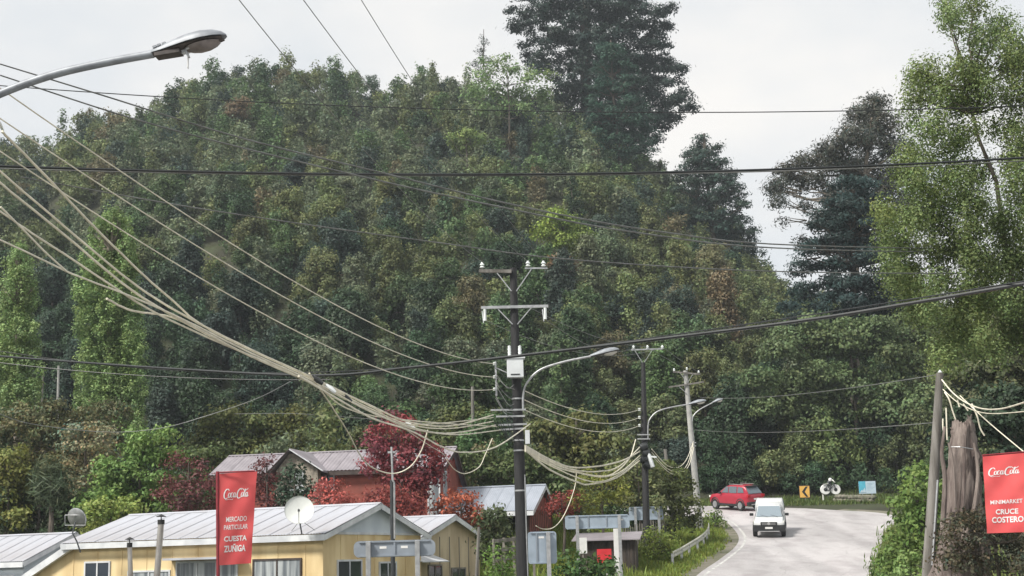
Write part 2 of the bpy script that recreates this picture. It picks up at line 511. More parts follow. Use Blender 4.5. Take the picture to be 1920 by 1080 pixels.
while y < 252:
    step = 3.55 + 0.006 * (y - FOOT)
    x = -0.42 * y
    while x < 0.42 * y:
        xx = x + rg.uniform(-1.7, 1.7); yy = y + rg.uniform(-1.6, 1.6)
        z = ground(xx, yy)
        q = proj((xx, yy, z + 4))
        if -90 < q[0] < 2010 and -60 < q[1] < 1010:
            spots.append((xx, yy, z, q))
        x += step
    y += step * 0.92
    row += 1
chosen = []
for (x, y, z, q) in spots:
    p = patch(x, y); r = rg.random()
    if any(abs(q[0] - a) < w and abs(q[1] - b) < h for a, b, w, h in ((1055, 470, 55, 55), (952, 150, 75, 22), (875, 285, 30, 20))): continue   # places of the trees built singly below
    low = q[1] > 640
    dl = 0.62 * sstep(900, 250, q[0]) * sstep(430, 600, q[1]) + 0.25 * sstep(1150, 1300, q[0]) * sstep(700, 800, q[1])          # the foot of the slope on the left is darker wood
    if r < 0.08 + (0.10 if low else 0) + dl: c = 'dark'
    elif r < 0.20 + dl * 1.4: c = 'blue'
    elif r < 0.222 + 0.025 * p + dl * 1.4: c = 'rust'
    elif r < 0.48 - 0.1 * p + (0.12 if low else 0): c = 'green'
    elif r < 0.80: c = 'olive' if rg.random() < 0.35 + 0.4 * p else 'grey'
    else: c = 'grey' if p < .5 else 'olive'
    v = int(rg.choice(10, p=[.17, .17, .16, .16, .05, .05, .04, .04, .08, .08]))
    s = rg.uniform(0.62, 1.12) * (0.7 if y < 102 else 1)
    chosen.append((x, y, z, q, c, v, s))
for x in np.arange(6, 36, 1.9):               # low dark bushes along the foot of the wood beyond the road
    yy = interp(x, [(6, 114.4), (20, 114.0), (28, 113.4), (36, 110)]) + rg.uniform(-.5, .9); z = ground(x, yy)
    chosen.append((x, yy, z, proj((x, yy, z + 1.5)), 'dark' if rg.random() < .7 else 'green', 8 + int(rg.integers(0, 2)), rg.uniform(.5, .72)))
# the 300 that show largest are things of their own, the rest of the wood is one mass
def in_view(t):
    return -20 < t[3][0] < 1940 and t[3][1] < 935 and not (t[3][0] < 1250 and t[3][1] > 850)
order = sorted([t for t in chosen if in_view(t)], key=lambda t: -(t[6] / t[1]))
single = order[:300]
ids = set(id(t) for t in single)
n_single = 0
for t in single:
    x, y, z, q, c, v, s = t
    br = random.uniform(0.8, 1.22); col = [k * br * random.uniform(0.94, 1.06) for k in PAL[c][0]]
    look = PAL[c][1].split(' tree')[0]
    shape = {'round': 'round crowned', 'tall': 'tall', 'spire': 'pointed', 'low': 'low bushy'}[VAR[v][0]]
    band = 'high on' if q[1] < 330 else 'halfway up' if q[1] < 600 else 'low on'
    side = 'at the left end' if q[0] < 480 else 'in the middle' if q[0] < 960 else 'behind the poles' if q[0] < 1350 else 'above the road bend'
    lab = f'{shape} {look} tree {band} the hillside {side}'
    root = thing('forest_tree', lab, 'tree', (x, y, z - 0.2), random.uniform(0, 6.28), f'{shape} {look} trees {band} the hillside {side}', local=True)
    root.scale = (s, s, s * random.uniform(0.9, 1.12))
    cr = leaf_object('crown', VAR[v][1], col, root)
    tr = bpy.data.objects.new('trunk', VAR[v][2]); COL.objects.link(tr); tr.parent = root
Cs, Ns, Ts, Ls = [], [], [], []
for t in chosen:
    if id(t) in ids: continue
    x, y, z, q, c, v, s = t
    C2, N2, T2 = VAR[v][3]
    a = random.uniform(0, 6.28); ca, sa = math.cos(a), math.sin(a)
    Rm = np.array([[ca, -sa, 0], [sa, ca, 0], [0, 0, 1]])
    Cs.append(C2 @ Rm.T * s + np.array([x, y, z - 0.2])); Ns.append(N2 @ Rm.T)
    col = np.array(PAL[c][0]) * random.uniform(0.8, 1.22)
    Ts.append(T2 * col); Ls.append(np.full(len(C2), s))
Ls = np.concatenate(Ls)
me = leaf_mesh('woodland', np.concatenate(Cs), np.concatenate(Ns), 0.62 * Ls, 0.44 * Ls, np.concatenate(Ts), corners=3)
wood = leaf_object('woodland', me, (1, 1, 1)); stuff(wood)
print('FOREST', len(spots), len(single), len(me.polygons))

# ------------------------------------------------------------------ trees and bushes that stand out
def px_tree(name, label, cat, blobs, Y, color, leaf=(0.3, 0.18), per_area=2.0, sub_r=0.28, lps=20, depth=1.0, flat=0.8, trunk=None, trunk_r=0.2,
            limbs=True, group=None, droop=0.0, up=0.3, rnd=0.55, fill=0.25, bark='bark', seed=1, warm=0.25, cflat=0.7, limb_n=40, crown_name='crown', shade=1.0):
    """blobs: (px, py, radius px[, metres nearer/farther]); each becomes a ball of foliage of real size at distance Y"""
    rg = np.random.default_rng(seed)
    k = Y / F_PX
    B = []
    for b in blobs:
        dy = b[3] if len(b) > 3 else rg.uniform(-1, 1) * depth
        p = at(b[0], b[1], Y + dy); r = b[2] * k
        B.append((p.x, p.y, p.z, r, r, r * flat))
    if trunk:
        pts = [at(t[0], t[1], Y) for t in trunk]
    else:
        cx = sum(b[0] for b in B) / len(B); topz = max(b[2] for b in B)
        gz = ground(cx, Y)
        pts = [Vector((cx, Y, gz)), Vector((cx + .1, Y, (gz + topz) / 2)), Vector((cx, Y, topz))]
    base = pts[0].copy(); gz = ground(base.x, base.y)
    if base.z > gz + 0.05: pts.insert(0, Vector((base.x + (pts[0].x - pts[1].x) * .1, base.y, gz - 0.3))); base = Vector((pts[0].x, pts[0].y, gz))
    root = thing(name, label, cat, tuple(base), 0, group)
    n = len(pts)
    mb = MB().tube(pts, [trunk_r * (1 - 0.75 * i / (n - 1)) for i in range(n)], 8)
    if limbs:
        for b in B[:limb_n]:
            c = Vector(b[:3])
            best = min((q for q in [pts[i].lerp(pts[i + 1], f) for i in range(n - 1) for f in (0, .33, .66)] if q.z < c.z + 0.1), key=lambda q: (q - c).length + 0.6 * max(0, q.z - c.z + 0.3), default=pts[0])
            mb.tube(limb_path(best, c, rg, 0.14, 5), [trunk_r * f for f in (.34, .28, .22, .17, .11, .05)], 5)
            for _ in range(3):
                e = c + Vector(rg.normal(size=3)).normalized() * b[3] * .8
                mb.tube(limb_path(best.lerp(c, .7), e, rg, 0.14, 3), [trunk_r * f for f in (.13, .1, .07, .03)], 4)
    mb.build('trunk', M[bark], root, smooth=True)
    C, N, T = clump_points(B, per_area, sub_r, lps, up=up, rnd=rnd, rng=rg, droop=droop, fill=fill, flat=cflat, warm=warm)
    C = C - np.array(base)
    me = leaf_mesh(crown_name, C, N, leaf[0], leaf[1], T, rg)
    leaf_object(crown_name, me, color, root)
    return root
def blob_fill(outline_rows, r, seed=0, jit=0.35):
    """rows (py, px_left, px_right) -> blobs spread over that area"""
    rg = np.random.default_rng(seed); out = []
    y0, y1 = outline_rows[0][0], outline_rows[-1][0]
    y = y0 + r * .5
    tl = [(a, b) for a, b, c in outline_rows]; tr = [(a, c) for a, b, c in outline_rows]
    while y < y1:
        l, rr = interp(y, tl), interp(y, tr)
        w = rr - l
        m = max(1, int(round(w / (r * 1.35))))
        for i in range(m):
            x = l + w * (i + .5) / m
            q = r * rg.uniform(.75, 1.2)
            out.append((x + rg.normal() * r * jit * .6, y + rg.normal() * r * jit, q))
        y += r * 1.15
    return out
def hill_Y(px, py, h=3.0):
    """distance at which the line of sight through a pixel meets the tops of the hillside wood"""
    Y = FOOT
    while Y < 250:
        p = at(px, py, Y)
        if p.z < ground(p.x, p.y) + h: return Y
        Y += 1.0
    return 240.0
# great dark conifer on the crest
def boughs(cx_tab, halfw_tab, y0, y1, step, seed, rr=20, thin=0.1):
    rg = np.random.default_rng(seed); out = []
    y = y0
    while y < y1:
        cx = interp(y, cx_tab); hl, hr = interp(y, [(a, b) for a, b, c in halfw_tab]), interp(y, [(a, c) for a, b, c in halfw_tab])
        hl *= rg.uniform(.82, 1.06); hr *= rg.uniform(.82, 1.06)
        x = cx - hl
        while x < cx + hr:
            e = abs(x - cx) / max(hl if x < cx else hr, 1)
            if rg.random() > thin * (1 + 2 * e * e):
                out.append((x, y + e * e * 10 + rg.normal() * 5, rr * rg.uniform(.7, 1.2) * (1.1 - .35 * e)))
            x += rr * 1.25
        y += step
    return out
B1 = boughs([(-140, 1110), (290, 1110)], [(-140, 60, 70), (-60, 110, 115), (0, 142, 145), (50, 163, 158), (100, 122, 176), (140, 76, 190), (185, 44, 212), (215, 20, 190), (250, -20, 135), (290, -30, 95)], -140, 280, 15, 3, 20, .02)
px_tree('great_conifer', 'huge dark conifer rising from the hilltop, taller than every other tree', 'tree', B1, 226, (0.028, 0.050, 0.040), leaf=(0.66, 0.22), per_area=0.85, sub_r=0.5, lps=19,
        depth=6, flat=0.75, trunk=[(1105, 330), (1100, 200), (1095, 80), (1105, -60), (1110, -130)], trunk_r=1.2, seed=2, up=.5, rnd=.5, cflat=.45)
px_tree('conifer', 'bluish green younger conifer growing against the huge dark conifer', 'tree', boughs([(70, 1145), (290, 1170)], [(70, 8, 8), (150, 40, 45), (230, 60, 60), (290, 50, 55)], 75, 290, 13, 4, 17, .03), 212, (0.040, 0.092, 0.062),
        leaf=(0.5, 0.18), per_area=1.0, sub_r=0.4, lps=20, depth=2, flat=.6, trunk=[(1165, 330), (1150, 180), (1145, 75)], trunk_r=.4, seed=5, up=.5, cflat=.5)
px_tree('conifer', 'dark pointed conifer on the right shoulder of the hill beside the sky gap', 'tree', boughs([(250, 1322), (480, 1345)], [(250, 4, 4), (290, 40, 30), (350, 60, 62), (420, 70, 80), (480, 60, 80)], 252, 480, 13, 6, 18, .03), 200, (0.040, 0.072, 0.055),
        leaf=(0.5, 0.18), per_area=1.1, sub_r=0.4, lps=20, depth=2.5, flat=.55, trunk=[(1345, 520), (1330, 380), (1320, 250)], trunk_r=.5, seed=7, up=.5, cflat=.5)
px_tree('conifer', 'small thin conifer with a bare pointed tip on the skyline', 'tree', boughs([(60, 908), (150, 905)], [(60, 2, 2), (90, 14, 14), (150, 24, 24)], 64, 150, 11, 8, 8, .1), 228, (0.05, 0.072, 0.058),
        leaf=(0.4, 0.12), per_area=1.2, sub_r=0.3, lps=12, depth=.6, flat=.5, trunk=[(905, 200), (907, 55)], trunk_r=.2, seed=9, up=.4)
px_tree('airy_tree', 'airy bright green tree standing at the foot of the huge conifer', 'tree', [(905, 150, 24), (930, 125, 20), (960, 140, 24), (995, 150, 24), (1025, 145, 18), (890, 180, 26), (930, 175, 28), (975, 180, 28), (1015, 180, 24), (950, 205, 24), (915, 210, 22), (985, 212, 22), (905, 118, 12), (950, 112, 12)], hill_Y(950, 215, 5) - 4,
        (0.175, 0.260, 0.105), leaf=(0.42, 0.26), per_area=0.75, sub_r=.45, lps=13, depth=2.5, trunk=[(955, 270), (955, 200), (950, 140)], trunk_r=.2, seed=10, fill=.4)
px_tree('yellow_green_tree', 'bright yellow green tree halfway up the middle of the wooded slope', 'tree', [(1040, 410, 20), (1065, 425, 26), (1090, 445, 24), (1020, 440, 24), (1055, 460, 28), (1085, 475, 24), (1045, 400, 12)], hill_Y(1055, 470, 5) - 5,
        (0.215, 0.290, 0.062), leaf=(0.32, 0.2), per_area=2.0, sub_r=.3, lps=18, depth=1.2, seed=11)
px_tree('orange_tree', 'rust orange tree just right of the nearest pole top insulators', 'tree', [(1050, 490, 16), (1068, 500, 18), (1035, 505, 14), (1055, 515, 18)], hill_Y(1052, 515, 5) - 2, (0.195, 0.128, 0.07), leaf=(.3, .19), per_area=2, sub_r=.28, lps=16, depth=.8, seed=12)
px_tree('orange_tree', 'rust orange tree near the upper left skyline of the wood', 'tree', [(440, 200, 16), (458, 195, 14), (450, 215, 18), (430, 215, 12)], hill_Y(445, 215, 5) - 2, (0.172, 0.128, 0.075), leaf=(.36, .22), per_area=1.6, sub_r=.3, lps=14, depth=.8, seed=13)
px_tree('pale_tree', 'pale green tree on the slope below the huge conifer', 'tree', [(850, 262, 14), (880, 255, 18), (900, 265, 15), (865, 275, 18)], hill_Y(875, 272, 5) - 2, (0.17, 0.23, 0.075), leaf=(.36, .22), per_area=1.8, sub_r=.3, lps=14, depth=.8, seed=14)
# dark gums and conifer above the bend
B2 = [(1640, 200, 30), (1615, 225, 34), (1655, 235, 34), (1600, 262, 36), (1640, 270, 38), (1560, 285, 32), (1530, 300, 24), (1575, 310, 38), (1680, 280, 30), (1620, 320, 40), (1500, 305, 22), (1475, 325, 24), (1455, 350, 22),
      (1495, 345, 26), (1530, 335, 22), (1690, 330, 34), (1660, 360, 38), (1460, 375, 16), (1590, 370, 40), (1555, 365, 22), (1510, 385, 14), (1445, 355, 12), (1700, 390, 34), (1620, 410, 38), (1530, 420, 20), (1500, 450, 12), (1470, 410, 9)]
px_tree('gum_tree', 'tall dusky purple green gum tree with drooping clumps above the road bend', 'tree', B2, 128, (0.072, 0.080, 0.066), leaf=(0.42, 0.11), per_area=2.2, sub_r=.36, lps=20, depth=2.5, flat=.85, droop=.35,
        trunk=[(1600, 640), (1605, 500), (1615, 380), (1635, 220)], trunk_r=.5, seed=15, bark='bark_pale', warm=.5)
px_tree('conifer', 'dark blue green conifer below the dusky gum tree', 'tree', boughs([(330, 1600), (640, 1600)], [(330, 20, 25), (400, 70, 70), (480, 100, 120), (560, 130, 150), (640, 110, 150)], 335, 650, 17, 16, 24, .02), 122, (0.036, 0.066, 0.062),
        leaf=(0.4, 0.13), per_area=2.0, sub_r=.36, lps=22, depth=2.5, flat=.5, trunk=[(1600, 740), (1600, 500), (1600, 340)], trunk_r=.5, seed=17, up=.45, cflat=.4)
px_tree('creeper_tree', 'tree smothered in pale creeper between the dusky gum and the road bend', 'tree', blob_fill([(590, 1540, 1760), (640, 1440, 1780), (720, 1400, 1760), (780, 1420, 1740)], 30, 18), 117,
        (0.118, 0.165, 0.072), leaf=(.3, .2), per_area=2.4, sub_r=.3, lps=17, depth=1.5, seed=18, limb_n=12)
px_tree('creeper_tree', 'pale creeper mass hanging behind the stump beside the red banner on the right', 'tree', blob_fill([(610, 1790, 1990), (680, 1770, 2000), (760, 1770, 2000), (800, 1790, 2000)], 34, 19), 74,
        (0.135, 0.150, 0.078), leaf=(.26, .16), per_area=4, sub_r=.24, lps=17, depth=1.2, seed=19, limb_n=10)
px_tree('dark_tree', 'dark green tree filling the right edge behind the red banner', 'tree', blob_fill([(740, 1800, 2000), (800, 1790, 2000), (900, 1780, 2000), (985, 1780, 2000)], 36, 20), 70,
        (0.045, 0.075, 0.042), leaf=(.26, .16), per_area=4, sub_r=.24, lps=16, depth=1.2, seed=20, limb_n=10)
# near tree on the right
B3 = [b for b in blob_fill([(18, 1785, 1880), (50, 1745, 1915), (110, 1712, 1950), (200, 1705, 1950), (300, 1692, 1950), (380, 1655, 1950), (480, 1645, 1950), (560, 1690, 1960), (640, 1740, 1960), (690, 1750, 1800)], 25, 22, .5)
      if not (RNG.random() < (.2 if b[1] < 430 else .08)) and not ((1815 < b[0] < 1868 and 245 < b[1] < 315) or (1848 < b[0] < 1898 and 345 < b[1] < 400) or (1838 < b[0] < 1862 and 90 < b[1] < 150) or (1760 < b[0] < 1785 and 60 < b[1] < 105))]
px_tree('green_tree', 'tall light green tree with small leaves at the right edge, dark trunk forking inside', 'tree', B3, 43, (0.170, 0.225, 0.085), leaf=(0.10, 0.052), per_area=12, sub_r=.17, lps=28, depth=1.3, droop=.22,
        trunk=[(1975, 900), (1945, 700), (1905, 560), (1888, 480), (1868, 340), (1835, 260), (1800, 120)], trunk_r=.15, seed=21, fill=.35, flat=1.25, bark='bark', cflat=1.1, limb_n=26)
# poplars
def poplar(label, cx, w, y0, y1, Y, seed, col):
    tab = [(y0, 5, 5), (y0 + 40, w * .30, w * .30), (y0 + 140, w * .5, w * .42), (y0 + (y1 - y0) * .7, w * .46, w * .5), (y1, w * .5, w * .52)]
    b = boughs([(y0, cx + w * .06), (y1, cx)], tab, y0 + 6, y1, 11, seed, 9, .0)
    px_tree('poplar', label, 'tree', b, Y, col, leaf=(.17, .09), per_area=6.5, sub_r=.12, lps=16, depth=1.2, flat=2.4, trunk=[(cx, y1 + 30), (cx, (y0 + y1) / 2), (cx + w * .05, y0 + 15)], trunk_r=.25, seed=seed, up=.6, cflat=1.2, bark='bark_pale')
poplar('taller, wider poplar of the two at the left, standing above the white flowering shrub', 205, 132, 392, 800, 88, 31, (0.235, 0.335, 0.130))
poplar('slimmer poplar of the two, at the left edge of the picture', 32, 84, 462, 770, 88, 32, (0.235, 0.330, 0.130))
# shrubs and garden trees round the houses
def bush(name, label, rows, r, Y, col, seed, leaf=(.2, .12), pa=4.5, sub=.2, lps=17, depth=.8, cat='bush', **kw):
    return px_tree(name, label, cat, blob_fill(rows, r, seed), Y, col, leaf=leaf, per_area=pa, sub_r=sub, lps=lps, depth=depth, seed=seed, trunk_r=kw.pop('trunk_r', .1), limb_n=kw.pop('limb_n', 14), **kw)
bush('shrub', 'dark green shrub with cream flowers left of the pointed leaf plant', [(770, 20, 220), (830, 0, 240), (900, 0, 180), (980, 0, 150)], 26, 74, (0.145, 0.155, 0.078), 41, warm=.6)
bush('shrub', 'low dark green shrub above the white roof at the left edge', [(890, -20, 90), (930, -20, 170), (1020, -20, 180)], 24, 72, (0.078, 0.118, 0.060), 42)
bush('shrub', 'tall fresh green shrub between the pointed leaf plant and the maroon bush', [(815, 250, 320), (870, 205, 345), (930, 150, 350), (1000, 150, 330)], 22, 69, (0.165, 0.265, 0.078), 43)
bush('shrub', 'low yellow green shrub at the corner of the yellow house roof', [(940, 165, 260), (1000, 150, 250)], 15, 67, (0.235, 0.295, 0.078), 44)
bush('shrub', 'yellowish shrub at the left edge above the white roof', [(850, -20, 40), (900, -20, 55), (1000, -20, 50)], 16, 71, (0.180, 0.195, 0.055), 45)
bush('broad_tree', 'broad olive green tree behind the brown roofed red house', [(785, 420, 540), (810, 350, 610), (850, 320, 640), (900, 310, 640)], 26, 92, (0.120, 0.138, 0.046), 46, leaf=(.26, .17), pa=3, sub=.28, cat='tree', trunk_r=.25)
bush('maroon_bush', 'maroon bush between the fresh green shrub and the red banner', [(870, 325, 385), (910, 298, 405), (965, 300, 410)], 18, 67, (0.150, 0.056, 0.058), 47, leaf=(.17, .07), up=.5)
bush('maroon_bush', 'maroon bush just right of the red banner, against the red house', [(868, 475, 510), (920, 470, 530), (955, 470, 530)], 15, 67, (0.145, 0.054, 0.055), 48, leaf=(.17, .07))
bush('dark_shrub', 'dark green shrub in front of the stone gable of the red house', [(872, 540, 556), (905, 522, 575), (950, 520, 585)], 12, 66, (0.050, 0.080, 0.050), 49)
bush('red_bush', 'pinkish red bush behind the satellite dish on the yellow house', [(905, 592, 618), (930, 582, 645), (958, 580, 700)], 11, 65, (0.42, 0.115, 0.10), 50, leaf=(.17, .08))
px_tree('red_plum_tree', 'dark red leaved plum tree standing in front of the red house', 'tree', [(735, 785, 18), (760, 800, 24), (715, 815, 22), (700, 840, 26), (740, 835, 34), (780, 835, 32), (805, 860, 30), (715, 870, 32), (760, 875, 36), (800, 895, 30), (695, 880, 22), (740, 910, 32), (780, 920, 30), (735, 800, 14), (815, 880, 22), (725, 945, 28), (765, 950, 30)],
        67, (0.235, 0.060, 0.068), leaf=(.19, .12), per_area=3.6, sub_r=.2, lps=18, depth=1.0, trunk=[(752, 1010), (752, 900), (750, 810)], trunk_r=.16, seed=51, warm=.5)
bush('red_bush', 'brick red bush between the plum tree and the tan house roof', [(925, 690, 800), (975, 680, 800)], 14, 66, (0.290, 0.078, 0.066), 52, leaf=(.17, .09))
bush('orange_bush', 'orange red bush above the tan house roof', [(925, 830, 880), (950, 815, 900), (1010, 850, 905)], 14, 67, (0.40, 0.125, 0.075), 53, leaf=(.18, .1))
bush('garden_shrub', 'dark leafy shrub beside the dark shed opening right of the orange bush', [(955, 908, 945), (1000, 900, 955), (1050, 900, 965)], 12, 60, (0.075, 0.098, 0.045), 54)
bush('garden_shrub', 'fresh green plant at the foot of the thick pole, right of the tan house', [(1035, 925, 965), (1095, 905, 975)], 15, 52, (0.125, 0.215, 0.045), 55, leaf=(.2, .06), up=.8)
bush('olive_tree', 'olive green tree behind the cables between the two tall dark poles', [(790, 1010, 1110), (830, 990, 1170), (890, 985, 1190), (930, 1010, 1190)], 24, 88, (0.125, 0.140, 0.048), 56, leaf=(.26, .17), pa=3, sub=.27, cat='tree', trunk_r=.22)
bush('olive_tree', 'olive green tree left of the thick pole behind the slender grey post', [(760, 830, 890), (820, 800, 930), (880, 850, 950), (910, 860, 950)], 24, 90, (0.105, 0.130, 0.045), 57, leaf=(.26, .17), pa=3, sub=.27, cat='tree', trunk_r=.22)
bush('dark_tree', 'dark green tree behind the slender grey post', [(690, 840, 940), (760, 810, 960), (800, 840, 940)], 26, 100, (0.060, 0.100, 0.040), 58, leaf=(.28, .18), pa=2.6, sub=.28, cat='tree', trunk_r=.25)
bush('yellow_shrub', 'yellow green feathery shrub above the long grey sign back', [(885, 1080, 1150), (920, 1080, 1180), (965, 1070, 1190)], 16, 72, (0.200, 0.220, 0.048), 59, leaf=(.22, .06), up=.8)
bush('red_bush', 'small red bush between the grey roofed shed and the yellow feathery shrub', [(928, 1030, 1080), (962, 1025, 1080)], 11, 72, (0.260, 0.060, 0.050), 60, leaf=(.17, .08))
bush('verge_shrub', 'leafy green shrub right of the second tall pole', [(880, 1220, 1270), (920, 1215, 1300), (970, 1225, 1310), (1000, 1240, 1310)], 17, 82, (0.125, 0.150, 0.050), 61)
bush('verge_shrub', 'pale green shrub between the two grey sign backs and the fence', [(870, 1150, 1230), (930, 1160, 1240), (960, 1180, 1240)], 18, 80, (0.150, 0.170, 0.072), 62)
bush('verge_shrub', 'dark green bush at the bottom edge below the long grey sign back', [(1050, 1060, 1140), (1095, 1040, 1160)], 15, 56, (0.062, 0.120, 0.035), 63)
bush('road_shrub', 'tall bright green shrub at the right road edge before the leaning pole', [(895, 1720, 1760), (940, 1690, 1770), (1000, 1680, 1775), (1095, 1640, 1780)], 22, 50, (0.130, 0.205, 0.055), 64, leaf=(.2, .11), pa=6)
bush('road_shrub', 'low shrub hugging the right road edge', [(1040, 1655, 1720), (1100, 1640, 1720)], 14, 57, (0.115, 0.165, 0.058), 65, pa=6)
bush('road_shrub', 'pale green low shrub at the bottom edge by the leaning pole', [(1050, 1690, 1780), (1110, 1680, 1790)], 16, 40, (0.165, 0.235, 0.075), 66, pa=8, leaf=(.15, .07), sub=.15)
bush('dark_shrub', 'dark brownish shrub under the right red banner', [(960, 1790, 1850), (1000, 1775, 1960), (1095, 1765, 1990)], 22, 36, (0.085, 0.080, 0.050), 67, pa=11, leaf=(.11, .06), sub=.14, warm=.6)
bush('leafy_tree', 'leafy green tree behind the ridge of the open shed', [(850, 850, 1010), (890, 860, 1060), (930, 1000, 1060), (960, 1020, 1060)], 20, 78, (0.095, 0.130, 0.048), 71, leaf=(.24, .15), pa=3.4, sub=.25, cat='tree')
bush('leafy_tree', 'dark leafy tree behind the left end of the yellow house roof', [(900, 160, 330), (950, 130, 400), (1000, 140, 420)], 22, 74, (0.075, 0.110, 0.045), 72, leaf=(.22, .14), pa=3.6, sub=.24, cat='tree')
bush('leafy_tree', 'green tree between the maroon bush and the brown roof', [(850, 330, 420), (900, 330, 420), (960, 380, 480)], 20, 80, (0.090, 0.125, 0.045), 73, leaf=(.24, .15), pa=3.4, sub=.25, cat='tree')
px_tree('flax_plant', 'dark pointed leaf plant with tan stalks at the left among shrubs', 'plant', [(95, 890, 22), (80, 915, 20), (112, 915, 20), (98, 940, 22)], 68, (0.080, 0.110, 0.060), leaf=(.75, .045), per_area=7, sub_r=.22, lps=14, depth=.3, seed=74, limbs=False, up=.1, cflat=1.4)
bush('cream_shrub', 'cream and green flowering shrub right of the pointed leaf plant', [(800, 120, 215), (860, 120, 210), (930, 110, 160)], 15, 71, (0.270, 0.260, 0.150), 75, warm=.7, leaf=(.16, .11))
bush('verge_bush', 'yellow green bush on the verge at the foot of the second dark pole', [(1000, 1212, 1258), (1035, 1182, 1266), (1085, 1165, 1258)], 12, 74, (0.215, 0.275, 0.062), 81, leaf=(.16, .09), pa=6)
bush('verge_bush', 'bright green bush behind the guard rail on the inside of the bend', [(965, 1322, 1345), (985, 1325, 1360)], 9, 91, (0.150, 0.225, 0.060), 82, leaf=(.17, .1), pa=5)

# ------------------------------------------------------------------ houses
M['yellow_wall'] = mat('yellow_wall_paint', (0.77, 0.62, 0.36), 0.75, c2=(0.58, 0.43, 0.22), scale=1.2, stretch=(1, 1, .3), bump=.05)
M['cream_wall'] = mat('cream_wall_paint', (0.62, 0.52, 0.36), 0.8, c2=(0.45, 0.36, 0.24), scale=1.6, stretch=(1, 1, .3), bump=.1)
M['pale_blue'] = mat('pale_blue_paint_and_shade', (0.62, 0.68, 0.73), 0.7, c2=(0.5, 0.56, 0.62), scale=1.0)  # neighbour's wall paint; on the yellow house gable, bluish shade put into colour
M['white_trim'] = mat('white_trim_paint', (0.70, 0.72, 0.74), 0.6, c2=(0.5, 0.52, 0.55), scale=2.0)
M['zinc_white'] = mat('weathered_zinc_sheet', (0.44, 0.46, 0.51), 0.6, 0.0, c2=(0.31, 0.295, 0.30), scale=0.9, bump=.05, contrast=(.25, .6), stretch=(1, .35, 1))
M['zinc_blue'] = mat('blue_grey_zinc_sheet', (0.36, 0.39, 0.45), 0.5, 0.1, c2=(0.28, 0.31, 0.36), scale=0.8)
M['brown_roof'] = mat('brown_grey_roof_sheet', (0.31, 0.285, 0.31), 0.5, 0.1, c2=(0.23, 0.21, 0.23), scale=1.2)
M['red_wall'] = mat('red_brown_wall', (0.30, 0.085, 0.065), 0.8, c2=(0.21, 0.065, 0.05), scale=2, bump=.15)
M['dark_wood'] = mat('dark_weathered_wood', (0.075, 0.06, 0.05), 0.85, c2=(0.035, 0.03, 0.026), scale=4, stretch=(1, 1, .2), bump=.3)
M['grey_wood'] = mat('grey_weathered_wood', (0.27, 0.25, 0.22), 0.85, c2=(0.15, 0.14, 0.12), scale=5, stretch=(1, 1, .2), bump=.3)
M['stone_face'] = mat('stone_facing', (0.38, 0.34, 0.28), 0.85, c2=(0.2, 0.18, 0.15), scale=7, bump=.5)
M['dark_trim'] = mat('dark_brown_trim', (0.06, 0.045, 0.04), 0.6, var=.3)
def glass_mat(name, c, rough=0.08):
    m, t, b = new_mat(name)
    b.inputs['Base Color'].default_value = (*c, 1); b.inputs['Roughness'].default_value = rough; b.inputs['Specular IOR Level'].default_value = 0.7
    no = t.nodes.new('ShaderNodeTexNoise'); no.inputs['Scale'].default_value = 1.4
    bp = t.nodes.new('ShaderNodeBump'); bp.inputs['Strength'].default_value = 0.06
    t.links.new(no.outputs['Fac'], bp.inputs['Height']); t.links.new(bp.outputs['Normal'], b.inputs['Normal'])
    return m
M['glass_dark'] = glass_mat('dark_window_glass', (0.02, 0.03, 0.045))
M['glass_curtain'] = mat('window_glass_with_curtain', (0.42, 0.45, 0.46), 0.12, c2=(0.13, 0.15, 0.17), scale=1.0, stretch=(5, 5, .25), spec=.7, contrast=(.4, .6))
def corrugated(w, l, waves, amp, m, name='roof_sheet', drop=0.0):
    """one roofing sheet: x across (w), y up the slope (l), ribs running up the slope"""
    vs, fs = [], []
    n = waves * 4
    for j, y in enumerate((0, l)):
        for i in range(n + 1):
            vs.append((w * i / n, y, amp * math.cos(2 * PI * i / 4)))
    for i in range(n):
        fs.append((i, i + 1, n + 2 + i, n + 1 + i))
    me = bpy.data.meshes.new(name); me.from_pydata(vs, [], fs); me.materials.append(m); me.shade_smooth()
    return me
def window(root, x0, x1, z0, z1, y=0.0, frame='white_trim', glass='glass_dark', mull=1, side=None, fw=0.07):
    """window on the wall plane y (facing -y); side=(D) puts it on the right end wall instead (x becomes the depth)"""
    def put(mb_lo, mb_hi):
        return mb_lo, mb_hi
    def B(lo, hi):
        if side is None: return lo, hi
        f = lambda p: (side - p[1], p[0], p[2])
        a, b = f(lo), f(hi)
        return tuple(min(u, v) for u, v in zip(a, b)), tuple(max(u, v) for u, v in zip(a, b))
    fr = MB()
    for lo, hi in (((x0 - fw, y - .05, z0 - fw), (x0, y + .02, z1 + fw)), ((x1, y - .05, z0 - fw), (x1 + fw, y + .02, z1 + fw)), ((x0, y - .05, z1), (x1, y + .02, z1 + fw)), ((x0, y - .05, z0 - fw), (x1, y + .02, z0))):
        fr.bbox(*B(lo, hi))
    for k in range(1, mull + 1):
        xm = x0 + (x1 - x0) * k / (mull + 1)
        fr.bbox(*B((xm - .03, y - .045, z0), (xm + .03, y + .02, z1)))
    f = fr.build('window', M[frame], root)
    for k in range(mull + 1):
        a = x0 + (x1 - x0) * k / (mull + 1) + (.03 if k else 0); b = x0 + (x1 - x0) * (k + 1) / (mull + 1) - (.03 if k < mull else 0)
        MB().bbox(*B((a, y - .02, z0), (b, y + .012, z1))).build('pane', M[glass], f)
    return f
